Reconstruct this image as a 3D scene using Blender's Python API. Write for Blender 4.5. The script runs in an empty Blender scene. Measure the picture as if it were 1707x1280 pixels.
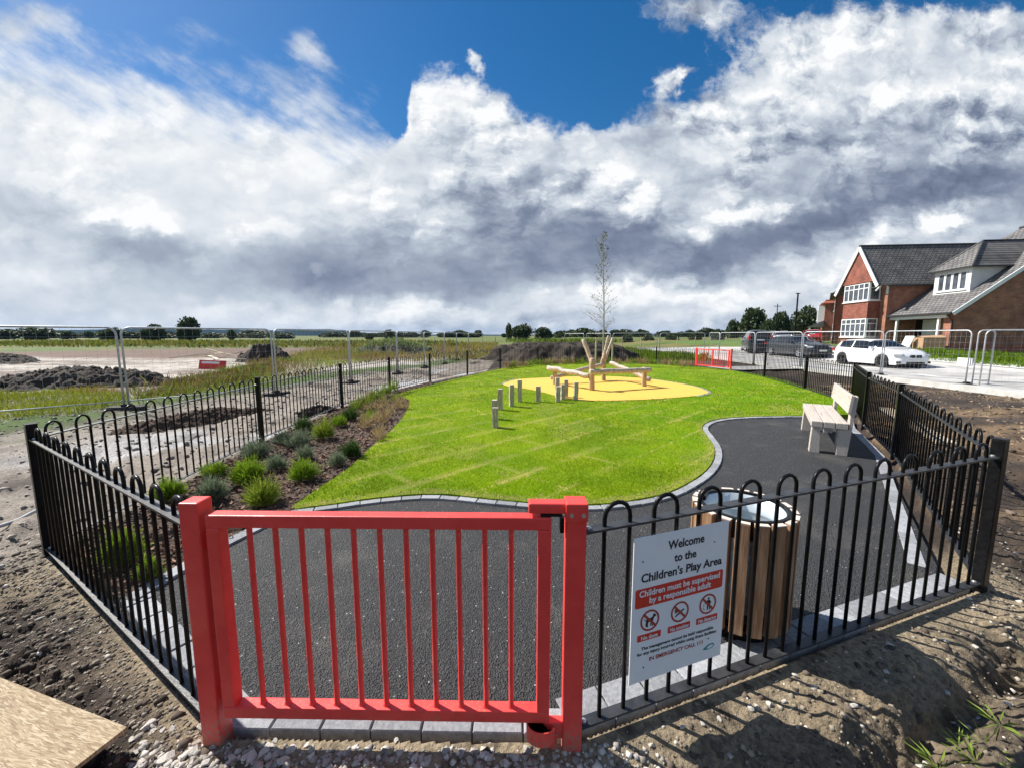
import bpy, bmesh, math, random
import numpy as np
from mathutils import Vector, Matrix
random.seed(7); rng=np.random.default_rng(11)
R=math.radians; PI=math.pi
scene=bpy.context.scene
COL=scene.collection
# ------------------------------------------------------------------ camera
F=665.0; YH=560.0; H=1.64; PITCH=math.atan((640-YH)/F)
cam=bpy.data.cameras.new('camera'); cam.sensor_width=36; cam.lens=F/1707*36; cam.clip_start=.02; cam.clip_end=20000
camo=bpy.data.objects.new('camera',cam); COL.objects.link(camo)
camo.location=(0,0,H); camo.rotation_euler=(PI/2-PITCH,0,0); scene.camera=camo
cp,sp=math.cos(PITCH),math.sin(PITCH)
def at(u,v,z=0.0):
    "where the sight line of a point of the photograph meets the level z"
    x=(u-853.5)/F; y=-(v-640)/F
    d=Vector((x,cp+y*sp,-sp+y*cp)); t=(z-H)/d.z
    return Vector((d.x*t,d.y*t,z))
def aty(u,v,Y):
    "where it meets the upright plane at distance Y"
    x=(u-853.5)/F; y=-(v-640)/F
    d=Vector((x,cp+y*sp,-sp+y*cp)); t=Y/d.y
    return Vector((d.x*t,Y,H+d.z*t))
# ------------------------------------------------------------------ exposure, sun, sky
scene.view_settings.view_transform='Standard'; scene.view_settings.look='None'
scene.view_settings.exposure=0.85; scene.view_settings.gamma=1.0
SUN_AZ=R(-62); SUN_EL=R(46)
sdir=Vector((math.sin(SUN_AZ)*math.cos(SUN_EL),math.cos(SUN_AZ)*math.cos(SUN_EL),math.sin(SUN_EL)))
sl=bpy.data.lights.new('sun','SUN'); sl.energy=4.6; sl.angle=R(.5); sl.color=(1,.955,.88)
so=bpy.data.objects.new('sun',sl); COL.objects.link(so); so.rotation_euler=sdir.to_track_quat('Z','Y').to_euler(); so.location=(-20,10,30)
W=bpy.data.worlds.new('World'); scene.world=W; W.use_nodes=True
nt=W.node_tree; nt.nodes.clear()
class E_:
    "a float socket that can be written as arithmetic"
    def __init__(s,sock): s.s=sock
    def __add__(a,b): return fm('ADD',a,b)
    __radd__=__add__
    def __sub__(a,b): return fm('SUBTRACT',a,b)
    def __rsub__(a,b): return fm('SUBTRACT',b,a)
    def __mul__(a,b): return fm('MULTIPLY',a,b)
    __rmul__=__mul__
    def __truediv__(a,b): return fm('DIVIDE',a,b)
    def __neg__(a): return fm('MULTIPLY',a,-1.0)
NT=[nt]
def setin(sock,v):
    if isinstance(v,E_): NT[0].links.new(v.s,sock)
    elif hasattr(v,'is_output'): NT[0].links.new(v,sock)
    else: sock.default_value=v
def fm(op,a,b=None,c=None,clamp=False):
    n=NT[0].nodes.new('ShaderNodeMath'); n.operation=op; n.use_clamp=clamp
    for i,v in enumerate((a,b,c)):
        if v is not None: setin(n.inputs[i],v)
    return E_(n.outputs[0])
def smooth(v,a,b,o0=0.0,o1=1.0,kind='SMOOTHSTEP'):
    n=NT[0].nodes.new('ShaderNodeMapRange'); n.interpolation_type=kind
    for i,x in zip(range(5),(v,a,b,o0,o1)): setin(n.inputs[i],x)
    return E_(n.outputs[0])
def comb(x,y,z=0.0):
    n=NT[0].nodes.new('ShaderNodeCombineXYZ')
    for i,v in enumerate((x,y,z)): setin(n.inputs[i],v)
    return n.outputs[0]
def noise(vec,scale,detail=5,rough=.5,dist=0.0):
    n=NT[0].nodes.new('ShaderNodeTexNoise'); setin(n.inputs['Vector'],vec)
    n.inputs['Scale'].default_value=scale; n.inputs['Detail'].default_value=detail
    n.inputs['Roughness'].default_value=rough; n.inputs['Distortion'].default_value=dist
    return E_(n.outputs[0])
def mixc(f,a,b,mode='MIX'):
    n=NT[0].nodes.new('ShaderNodeMix'); n.data_type='RGBA'; n.blend_type=mode
    setin(n.inputs[0],f); setin(n.inputs[6],a); setin(n.inputs[7],b)
    return n.outputs[2]
def ramp(f,stops):
    n=NT[0].nodes.new('ShaderNodeValToRGB'); setin(n.inputs[0],f)
    el=n.color_ramp.elements
    while len(el)<len(stops): el.new(.5)
    for e,(p,c) in zip(el,stops): e.position=p; e.color=(*c,1)
    return n.outputs[0]
def fcurve(v,ptsl):
    n=NT[0].nodes.new('ShaderNodeFloatCurve'); setin(n.inputs[1],v)
    c=n.mapping.curves[0]
    while len(c.points)<len(ptsl): c.points.new(.5,.5)
    for p,(x,y) in zip(c.points,ptsl): p.location=(x,y)
    n.mapping.update(); return E_(n.outputs[0])
SKY=nt.nodes.new('ShaderNodeTexSky'); SKY.sky_type='NISHITA'; SKY.sun_disc=False
SKY.sun_elevation=SUN_EL; SKY.sun_rotation=SUN_AZ; SKY.altitude=50; SKY.air_density=1.0; SKY.dust_density=.3; SKY.ozone_density=2.5
hs=nt.nodes.new('ShaderNodeHueSaturation'); hs.inputs['Saturation'].default_value=1.4; hs.inputs['Value'].default_value=.60
nt.links.new(SKY.outputs[0],hs.inputs['Color'])
tc=nt.nodes.new('ShaderNodeTexCoord'); sx=nt.nodes.new('ShaderNodeSeparateXYZ'); nt.links.new(tc.outputs['Generated'],sx.inputs[0])
dx,dy,dz=(E_(sx.outputs[i]) for i in range(3))
# the sky over the field is laid out on a chart of directions: a (across) and b (down from the zenith side), one unit = 8.6 degrees ahead
zc=fm('MAXIMUM',dy*cp-dz*sp,.12)
A0=dx/zc*6.65+8.535; B0=6.4-(dy*sp+dz*cp)/zc*6.65
vec0=comb(A0,B0)
w1=noise(vec0,.9,3,.5)-.5; w2=noise(comb(A0+31.7,B0+5.2),.9,3,.5)-.5
w3=noise(comb(A0+3.1,B0+55.2),3.2,4,.6)-.5; w4=noise(comb(A0+71.7,B0+15.2),3.2,4,.6)-.5
A=A0+w1*.9+w3*.38; B=B0+w2*.8+w4*.34
def blob(cx,cy,rx,ry,ang=0):
    "a soft oval patch, 1 in the middle"
    ca,sa=math.cos(R(ang)),math.sin(R(ang))
    p=(A-cx)*(ca/rx)+(B-cy)*(sa/rx); q=(A-cx)*(-sa/ry)+(B-cy)*(ca/ry)
    return fm('POWER',2.718,fm('MULTIPLY',p*p+q*q,-1.0))
def blobs(lst):
    t=None
    for (cx,cy,rx,ry,a,*g) in lst:
        e=blob(cx/100,cy/100,rx/100,ry/100,*(g or [0]))*a
        t=e if t is None else t+e
    return t
# --- cover: cloud everywhere below a line that sags to the right of the middle
line=fcurve(A0*(1/17.07),[(0,.30),(.06,.44),(.17,.62),(.29,.80),(.375,.93),(.396,.88),(.402,.56),(.435,.50),(.47,.62),(.53,.92),(.565,1.0),(.6,.86),(.655,.80),(.695,.66),(.735,.46),(.775,.16),(.805,.0),(1,.0)])*2.0
streak=noise(comb((A0*.80+B0*.6)*.45,(B0*.80-A0*.5)*1.7),1.15,7,.62)-.5
puffn=noise(comb(A0+w3*.3,B0*1.1),1.6,8,.6)-.5
left=smooth(A0,6.7,6.2)
edge=(B0-line)+left*streak*2.4+(1-left)*puffn*.75+puffn*.3
extra=blobs([(50,35,90,40,1.0),(510,80,36,70,1.15,-25),(335,50,60,26,.55),(1140,8,125,44,2.1,4),(1135,122,42,22,1.05,-20),(1000,28,30,14,.5),(795,100,12,20,.5),
   (1240,70,60,40,.3),(250,115,70,20,-.7,25),(460,185,90,16,-.6,22),(640,205,40,30,-.8),(1010,195,30,20,-.5)])
above=smooth(B0-line,-.25,-.6)*(1-left)
wisp=noise(comb(A0*1.2+w3*.9,B0*1.5+w4*.9),2.6,7,.65)-.5
cover=smooth(edge+extra+wisp*(above*1.6+.35)-.28,fm('MULTIPLY',left,-.55)-.22-above*.30,.12+left*.62+above*.55)
# --- how bright each cloud is
wide=smooth(A0,9.5,4.5)
calm=1-wide*.7
def puff(ax,bx,sc,det):
    n=NT[0].nodes.new('ShaderNodeTexVoronoi'); n.voronoi_dimensions='2D'; n.inputs['Scale'].default_value=sc; n.inputs['Detail'].default_value=det; n.inputs['Roughness'].default_value=.55; n.inputs['Lacunarity'].default_value=2.2
    setin(n.inputs['Vector'],comb(ax,bx)); return 1-E_(n.outputs['Distance'])
Bn=B0+B0*B0*.12
pa,pb=A0+w1*.6+w3*.42,Bn+w2*.5+w4*.42
fine=puff(pa,pb,.9,4); fine2=puff(pa-.20,pb-.26,.9,4)
soft=noise(comb(A0+w3*.3,Bn+w4*.3),.8,5,.5); soft2=noise(comb(A0-.22+w3*.3,Bn-.27+w4*.3),.8,5,.5)
small=noise(comb(A0+w3*.3,B0*1.2+w4*.3+7.7),3.4,4,.55)-.5
patch=smooth(noise(comb(A0+17.0,B0*1.2+3.0),.62,3,.5),.42,.60,.15,1.25)
relief=((fine-fine2)*.62*patch+(soft-soft2)*1.25)*calm
big=noise(comb(A0*.7,B0*1.5+9.0),.6,3,.5)-.5
light=blobs([(300,230,420,100,.22),(150,130,200,60,.1),(740,150,80,70,.2),(950,240,150,60,.16),(1320,170,170,70,.16,-25),(1480,70,150,70,.2,-30),(1690,120,70,110,.2),
 (235,362,80,28,.3,15),(430,385,60,28,.16),(1060,345,70,42,.26),(1245,358,95,26,.36,-10),(1560,360,80,22,.48,-8),(1440,420,120,34,.36,-25),(1020,492,120,24,.42),(1180,500,120,20,.22),
 (700,520,170,16,.22),(620,340,60,40,.14),(560,300,120,50,.12),(860,215,60,50,.12),(1560,150,60,60,.1),(350,520,60,10,.18),(60,460,120,16,.12),(700,375,30,30,.16),(1650,240,60,24,.14)])
dark=blobs([(245,425,105,36,.46,4),(485,435,90,40,.3),(600,400,80,60,.24),(800,330,46,60,.34),(870,320,30,44,.24),(700,470,230,42,.40),(880,415,190,64,.36),(1110,420,180,50,.44),(960,360,150,50,.14),(1320,392,160,38,.5,-14),
 (1500,325,170,54,.42,-20),(1660,310,120,70,.46,-10),(1380,300,140,50,.14,-25),(1600,215,90,40,.2,-20),(1330,270,130,44,.26,-25),(1060,395,80,20,.2),(380,480,260,28,.2),(40,350,120,36,.2),(120,520,300,16,.16),(1000,548,900,12,.16),
 (760,240,36,40,.16),(1090,240,60,40,.12),(540,470,70,20,.24),(1400,180,60,40,.12),(1600,60,60,40,.08),(1440,345,90,30,.2,-20),(900,280,60,30,.12)])
crisp=None
for (cx,cy,rx,ry,a,*g) in [(225,368,88,34,.26,10),(440,392,70,34,.14,0),(1058,345,66,42,.26,0),(1245,362,92,30,.30,-8),(1570,366,78,26,.36,-6),(745,160,86,90,.16,0),(1010,486,110,20,.26,0),(850,215,110,70,.10,0),(700,380,34,36,.16,0),(1180,498,110,16,.16,-4),(1430,440,90,26,.22,-22),(420,300,60,22,.12,10),(620,325,60,26,.16,0),(540,455,60,16,.14,0),(330,440,50,18,.10,0),(1120,470,60,16,.16,0),(1340,440,60,22,.14,-20),(905,335,44,34,.14,0),(980,285,70,34,.10,0),(1180,245,90,44,.12,-10),(1450,150,120,60,.10,-25),(1655,150,60,100,.14,0),(1600,255,80,30,.14,-10),(700,512,120,10,.12,0),(80,300,90,24,.10,0),(860,160,60,40,.10,0)]:
    e=smooth(blob(cx/100,cy/100,rx/100,ry/100,*g)+(fine-.5)*.7+small*.7,.26,.70)*a*.80
    crisp=e if crisp is None else crisp+e
base=light*.9+crisp-dark*.68+big*.26+.68+smooth(B0,4.3,5.2)*.07
bright=base+relief*smooth(B0,1.5,4.6,.95,.5)*smooth(base,.1,.75,.3,1.0)+small*.11+(fine-.5)*calm*.16+wide*(streak*.26+.05)
ccol=ramp(fm('MULTIPLY',bright,1.0,clamp=True),[(0,(.135,.170,.255)),(.2,(.205,.25,.345)),(.42,(.36,.41,.505)),(.62,(.55,.61,.69)),(.82,(.76,.80,.845)),(1,(.96,.97,.975))])
# --- thin at the sides and behind, and blue overhead
ahead=smooth(dy,.02,.22)
hi=noise(tc.outputs['Generated'],2.6,6,.55)
backcov=smooth(hi,.46,.62)*.9
backcol=ramp(smooth(noise(tc.outputs['Generated'],5.0,6,.5),.3,.7),[(0,(.34,.38,.46)),(1,(.85,.88,.92))])
cover=cover*ahead+backcov*(1-ahead)
ccol=mixc(ahead.s,backcol,ccol)
gain=nt.nodes.new('ShaderNodeVectorMath'); gain.operation='SCALE'; nt.links.new(ccol,gain.inputs[0]); gain.inputs[3].default_value=5.7
bg=nt.nodes.new('ShaderNodeBackground'); bg.inputs['Strength'].default_value=.1
nt.links.new(mixc(cover.s,hs.outputs[0],gain.outputs[0]),bg.inputs[0])
wo=nt.nodes.new('ShaderNodeOutputWorld'); nt.links.new(bg.outputs[0],wo.inputs[0])
W.cycles.sampling_method='NONE'
scene.cycles.max_bounces=6; scene.cycles.diffuse_bounces=3; scene.cycles.glossy_bounces=3; scene.cycles.transparent_max_bounces=12
# ------------------------------------------------------------------ helpers: materials
def mat(name,c1,c2=None,scale=8,rough=.7,bump=0,bscale=None,metal=0,detail=4,obj=True,coat=0,spec=None,stretch=None,attr=None,lo=.35,hi=.65,trans=0):
    m=bpy.data.materials.new(name); m.use_nodes=True; t=m.node_tree; NT[0]=t
    b=t.nodes['Principled BSDF']; b.inputs['Roughness'].default_value=rough; b.inputs['Metallic'].default_value=metal
    if coat: b.inputs['Coat Weight'].default_value=coat; b.inputs['Coat Roughness'].default_value=.05
    if spec is not None: b.inputs['Specular IOR Level'].default_value=spec
    co=t.nodes.new('ShaderNodeTexCoord').outputs['Object' if obj else 'Generated']
    if stretch:
        mp=t.nodes.new('ShaderNodeMapping'); mp.inputs['Scale'].default_value=stretch; t.links.new(co,mp.inputs[0]); co=mp.outputs[0]
    col=None
    if attr:
        a=t.nodes.new('ShaderNodeAttribute'); a.attribute_name=attr; col=a.outputs['Color']
        if c2 is not None:
            f=smooth(noise(co,scale,detail,.6),lo,hi); col=mixc(f.s,mixc(1.0,col,(*c1,1),'MULTIPLY'),mixc(1.0,col,(*c2,1),'MULTIPLY'))
    elif c2 is not None:
        f=smooth(noise(co,scale,detail,.6),lo,hi); col=mixc(f.s,(*c1,1),(*c2,1))
    if col is None: b.inputs['Base Color'].default_value=(*c1,1)
    else: t.links.new(col,b.inputs['Base Color'])
    if bump:
        bn=t.nodes.new('ShaderNodeBump'); bn.inputs['Strength'].default_value=bump; bn.inputs['Distance'].default_value=.02
        t.links.new(noise(co,bscale or scale*2,5,.65).s,bn.inputs['Height']); t.links.new(bn.outputs[0],b.inputs['Normal'])
    if trans:
        tl=t.nodes.new('ShaderNodeBsdfTranslucent'); mx=t.nodes.new('ShaderNodeMixShader'); mx.inputs[0].default_value=trans
        if col is None: tl.inputs[0].default_value=(*c1,1)
        else: t.links.new(col,tl.inputs[0])
        t.links.new(b.outputs[0],mx.inputs[1]); t.links.new(tl.outputs[0],mx.inputs[2]); t.links.new(mx.outputs[0],t.nodes['Material Output'].inputs[0])
    return m
def brickmat(name,c1,c2,mortar,bw=.225,bh=.075,swap=False,axis='auto',rough=.85,ms=.012,off=.5):
    "bricks, setts or tiles from world-size bricks; the face's own direction picks the plane"
    m=bpy.data.materials.new(name); m.use_nodes=True; t=m.node_tree; NT[0]=t
    b=t.nodes['Principled BSDF']; b.inputs['Roughness'].default_value=rough
    co=t.nodes.new('ShaderNodeTexCoord').outputs['Object']; s=t.nodes.new('ShaderNodeSeparateXYZ'); t.links.new(co,s.inputs[0])
    X,Y,Z=(E_(s.outputs[i]) for i in range(3))
    v=comb(X+Y,Z) if axis=='auto' else comb(*axis(X,Y,Z))
    br=t.nodes.new('ShaderNodeTexBrick'); t.links.new(v,br.inputs[0]); br.offset=off
    br.inputs['Color1'].default_value=(*c1,1); br.inputs['Color2'].default_value=(*c2,1); br.inputs['Mortar'].default_value=(*mortar,1)
    br.inputs['Scale'].default_value=1; br.inputs['Mortar Size'].default_value=ms; br.inputs['Brick Width'].default_value=bw; br.inputs['Row Height'].default_value=bh
    n=noise(co,1.7,5,.6); col=mixc(smooth(n,.3,.7).s,(.66,.66,.66,1),(1.25,1.2,1.16,1)); t.links.new(mixc(1.0,br.outputs[0],col,'MULTIPLY'),b.inputs['Base Color'])
    bn=t.nodes.new('ShaderNodeBump'); bn.inputs['Strength'].default_value=.5; bn.inputs['Distance'].default_value=.012; bn.invert=True
    t.links.new(br.outputs['Fac'],bn.inputs['Height']); t.links.new(bn.outputs[0],b.inputs['Normal'])
    return m
M={}
M['black']=mat('black paint',(.006,.006,.0065),(.011,.011,.012),30,.30,.10,60,spec=.16)
M['rail']=mat('black rail with sheen tint',(.020,.021,.024),(.040,.041,.044),12,.42,.12,60,spec=.6)  # paler than the posts: gloss of the lit rail tops put into the colour
def redpaint():
    m=bpy.data.materials.new('red paint'); m.use_nodes=True; t=m.node_tree; NT[0]=t; b=t.nodes['Principled BSDF']
    tcn=t.nodes.new('ShaderNodeTexCoord'); co=tcn.outputs['Object']; sp=t.nodes.new('ShaderNodeSeparateXYZ'); t.links.new(co,sp.inputs[0]); z=E_(sp.outputs[2])
    n=noise(co,9,4,.6); f=noise(co,75,4,.7); big_=noise(co,3,5,.65)
    c=mixc(smooth(n,.35,.65).s,(.76,.050,.043,1),(.84,.064,.053,1))
    mud=smooth(f+(0.18-z)*1.3,.58,.78)*.75+smooth(f*.5+big_*.5,.60,.66)*.22
    c=mixc(fm('MINIMUM',mud,.8).s,c,(.30,.20,.14,1)); c=mixc((smooth(noise(co,160,2,.5),.70,.74)*.5).s,c,(.70,.45,.40,1))
    t.links.new(c,b.inputs['Base Color']); t.links.new(smooth(big_,.3,.7,.32,.55).s,b.inputs['Roughness'])
    bn=t.nodes.new('ShaderNodeBump'); bn.inputs['Strength'].default_value=.10; bn.inputs['Distance'].default_value=.01; t.links.new(noise(co,60,3,.6).s,bn.inputs['Height']); t.links.new(bn.outputs[0],b.inputs['Normal'])
    return m
M['red']=redpaint()
M['redfar']=M['red']
M['bolt']=mat('zinc bolt',(.62,.60,.58),rough=.35,metal=.8)
M['galv']=mat('galvanised steel',(.42,.44,.46),(.56,.58,.60),14,.5,metal=.35)
M['liner']=mat('galvanised liner',(.50,.56,.60),(.62,.68,.72),10,.4,metal=.45)
M['binwood']=mat('stained timber slat',(.21,.095,.045),(.36,.19,.10),6,.6,.2,14,stretch=(8,8,.7))
M['binend']=mat('pale slat end grain',(.62,.52,.44),(.72,.62,.55),20,.7)
M['benchwood']=mat('pale hardwood',(.28,.235,.20),(.50,.44,.39),4,.65,.35,14,stretch=(.5,7,7),lo=.22,hi=.5)
M['log']=mat('peeled log',(.33,.265,.20),(.58,.495,.405),5,.6,.25,12,stretch=(3,3,3))
M['logend']=mat('log post',(.38,.25,.145),(.54,.40,.27),5,.65,.2,12,stretch=(8,8,.8))
M['stump']=mat('weathered timber',(.36,.285,.20),(.68,.58,.45),6,.8,.4,14,stretch=(10,10,.8))
M['white']=mat('white paint',(.78,.78,.77),(.83,.83,.82),4,.4)
M['signwhite']=mat('white sign face',(.80,.83,.86),(.84,.86,.88),5,.3)
M['signblack']=mat('black print',(.02,.02,.024),rough=.5)
M['signred']=mat('red print',(.62,.045,.025),rough=.45)
M['signdark']=mat('dark red print',(.38,.05,.04),rough=.45)
M['teal']=mat('teal print',(.03,.28,.29),rough=.45)
def tarmacmat():
    m=bpy.data.materials.new('fresh tarmac'); m.use_nodes=True; t=m.node_tree; NT[0]=t; b=t.nodes['Principled BSDF']; b.inputs['Roughness'].default_value=.62
    co=t.nodes.new('ShaderNodeTexCoord').outputs['Object']
    def vor(sc):
        v=t.nodes.new('ShaderNodeTexVoronoi'); v.inputs['Scale'].default_value=sc; t.links.new(co,v.inputs[0]); q=t.nodes.new('ShaderNodeSeparateColor'); t.links.new(v.outputs['Color'],q.inputs[0]); return E_(v.outputs['Distance']),E_(q.outputs[0]),E_(q.outputs[1])
    d1,c1,c2=vor(120); d2,c3,c4=vor(38)
    col=ramp(c1,[(0,(.015,.015,.016)),(.55,(.025,.025,.026)),(.92,(.036,.036,.037)),(1,(.062,.062,.062))])
    col=mixc((smooth(noise(co,1.3,7,.66),.50,.74)*.55).s,col,(.125,.115,.10,1)); col=mixc((smooth(c2,.9965,.9975)).s,col,(.36,.35,.33,1))
    t.links.new(col,b.inputs['Base Color']); n=noise(co,48,3,.6)
    bn=t.nodes.new('ShaderNodeBump'); bn.inputs['Strength'].default_value=1.0; bn.inputs['Distance'].default_value=.012; t.links.new((n*.8+d1*.9+d2*.4).s,bn.inputs['Height']); t.links.new(bn.outputs[0],b.inputs['Normal'])
    return m
M['tarmac']=tarmacmat()
def rubbermat():
    m=mat('yellow rubber surface',(.62,.375,.05),(.74,.47,.085),70,.85,.35,110); t=m.node_tree; NT[0]=t; b=t.nodes['Principled BSDF']; src=b.inputs['Base Color'].links[0].from_socket
    co=t.nodes.new('ShaderNodeTexCoord').outputs['Object']; n=noise(co,.9,6,.65)
    t.links.new(mixc((smooth(n,.50,.78)*.42).s,src,(.36,.25,.09,1)),b.inputs['Base Color']); return m
M['rubber']=rubbermat()
M['glass']=mat('dark window glass',(.012,.014,.018),rough=.05,spec=.5)
M['glass2']=mat('house window glass',(.05,.06,.075),(.10,.115,.14),1.5,.06,spec=.8)
M['tyre']=mat('tyre rubber',(.012,.012,.012),rough=.8)
M['rim']=mat('alloy wheel',(.45,.46,.48),rough=.3,metal=.8)
M['rimdark']=mat('dark alloy wheel',(.04,.04,.045),rough=.3,metal=.6)
M['trim']=mat('black plastic trim',(.012,.012,.013),rough=.5)
M['carwhite']=mat('white car paint',(.80,.80,.81),rough=.3,coat=1)
M['cargrey']=mat('dark grey car paint',(.012,.014,.018),rough=.35,coat=.5,spec=.4)
M['carblack']=mat('black car paint',(.008,.009,.010),rough=.35,coat=.4,spec=.4)
M['carred']=mat('red car paint',(.5,.02,.02),rough=.3,coat=1)
M['lamp']=mat('headlamp',(.42,.46,.50),rough=.1,metal=.3,spec=.9)
M['tail']=mat('tail lamp',(.40,.01,.01),rough=.15)
M['plate']=mat('number plate',(.72,.72,.68),rough=.5)
M['slab']=mat('dark foot block',(.03,.03,.03),(.05,.05,.05),10,.9)
M['card']=mat('cardboard',(.36,.22,.12),(.44,.28,.16),3,.8,.1,8)
M['render_']=mat('pale render',(.62,.61,.59),(.70,.69,.67),2,.8)
M['bark']=mat('birch bark',(.46,.42,.37),(.28,.24,.20),12,.8)
M['trunk']=mat('tree bark',(.08,.06,.045),(.14,.11,.08),8,.9)
M['leaf']=mat('tree leaves',(1,1,1),rough=.6,attr='Col',trans=.25)
M['blade']=mat('grass blades',(1,1,1),rough=.75,attr='Col',trans=.35,spec=.15)
M['matte']=mat('chips and stones',(1,1,1),(.75,.75,.75),30,rough=.85,attr='Col')
def slatmat():
    m=mat('stained timber slat',(.27,.14,.068),(.50,.305,.175),6,.6,.2,14,stretch=(8,8,.7)); t=m.node_tree; NT[0]=t; b=t.nodes['Principled BSDF']
    l=b.inputs['Base Color'].links[0]; src=l.from_socket; oi=t.nodes.new('ShaderNodeObjectInfo'); t.links.new(mixc(1.0,src,ramp(E_(oi.outputs['Random']),[(0,(.55,.55,.55)),(1,(1.35,1.3,1.25))]),'MULTIPLY'),b.inputs['Base Color']); return m
M['binwood']=slatmat()
M['stone']=mat('pale limestone',(.40,.37,.33),(.66,.62,.56),10,.9,.5,25)
M['soil']=mat('dark dug soil',(.020,.015,.012),(.065,.048,.036),3.2,.95,1.0,9,detail=8)
M['soilgrey']=mat('grey dug soil',(.035,.032,.029),(.10,.088,.075),2.4,.95,1.0,7,detail=8)
M['plank']=mat('sawn timber',(.48,.40,.28),(.62,.53,.39),6,.7,.2,14,stretch=(1,8,8))
M['conduit']=mat('grey plastic pipe',(.36,.36,.36),rough=.5)
M['redsite']=mat('red site board',(.55,.04,.03),(.62,.06,.04),4,.5)
M['leadgrey']=mat('dark gutter',(.03,.031,.034),rough=.5)
M['redtile']=brickmat('red roof tile',(.36,.10,.06),(.30,.08,.05),(.12,.04,.03),.28,.2)
M['brick']=brickmat('red brick',(.39,.135,.072),(.27,.082,.048),(.34,.23,.17))
M['brick2']=brickmat('deep red brick',(.36,.095,.055),(.30,.075,.045),(.30,.16,.12))
M['tilehang']=brickmat('hung clay tile',(.33,.115,.075),(.27,.09,.06),(.13,.045,.03),.17,.11,ms=.014)
M['rooftile']=brickmat('grey roof tile',(.185,.180,.178),(.135,.132,.132),(.045,.045,.046),.30,.23,ms=.03,axis=lambda X,Y,Z:(X*.001+Y,Z*1.55))
M['rooftile2']=brickmat('grey roof tile of cross wing',(.185,.180,.178),(.135,.132,.132),(.045,.045,.046),.30,.23,ms=.03,axis=lambda X,Y,Z:(X,Z*1.27))
def osb():
    m=bpy.data.materials.new('oriented strand board'); m.use_nodes=True; t=m.node_tree; NT[0]=t; b=t.nodes['Principled BSDF']; b.inputs['Roughness'].default_value=.75
    co=t.nodes.new('ShaderNodeTexCoord').outputs['Object']
    def layer(rot,sc,seed):
        mp=t.nodes.new('ShaderNodeMapping'); mp.inputs['Rotation'].default_value=(0,0,rot); mp.inputs['Scale'].default_value=(sc,sc*10,1); mp.inputs['Location'].default_value=(seed,seed,0)
        d=t.nodes.new('ShaderNodeVectorMath'); d.operation='ADD'; t.links.new(co,d.inputs[0])
        nn=t.nodes.new('ShaderNodeTexNoise'); nn.inputs['Scale'].default_value=6; t.links.new(co,nn.inputs[0]); sc2=t.nodes.new('ShaderNodeVectorMath'); sc2.operation='SCALE'; sc2.inputs[3].default_value=.05; t.links.new(nn.outputs['Color'],sc2.inputs[0]); t.links.new(sc2.outputs[0],d.inputs[1])
        t.links.new(d.outputs[0],mp.inputs[0])
        v=t.nodes.new('ShaderNodeTexVoronoi'); v.inputs['Scale'].default_value=7.5; t.links.new(mp.outputs[0],v.inputs[0]); return v
    a=layer(.5,3.2,1.3); c=layer(1.9,3.0,5.1); e=layer(2.9,3.6,8.7)
    sepa=lambda v:E_(t.nodes.new('ShaderNodeSeparateColor').outputs[0]) 
    def chan(v):
        s=t.nodes.new('ShaderNodeSeparateColor'); t.links.new(v.outputs['Color'],s.inputs[0]); return E_(s.outputs[0]),E_(s.outputs[1])
    (a1,a2),(c1,c2),(e1,e2)=chan(a),chan(c),chan(e)
    st=[(0,(.20,.135,.07)),(.35,(.30,.215,.12)),(.7,(.38,.29,.175)),(1,(.47,.385,.26))]
    col=mixc(smooth(c2,.5,.55).s,ramp(a1,st),ramp(c1,st)); col=mixc(smooth(e2,.6,.65).s,col,ramp(e1,st))
    t.links.new(col,b.inputs['Base Color'])
    bn=t.nodes.new('ShaderNodeBump'); bn.inputs['Strength'].default_value=.5; bn.inputs['Distance'].default_value=.004; t.links.new((a1+c1+e1).s,bn.inputs['Height']); t.links.new(bn.outputs[0],b.inputs['Normal'])
    return m
M['osb']=osb()
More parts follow.
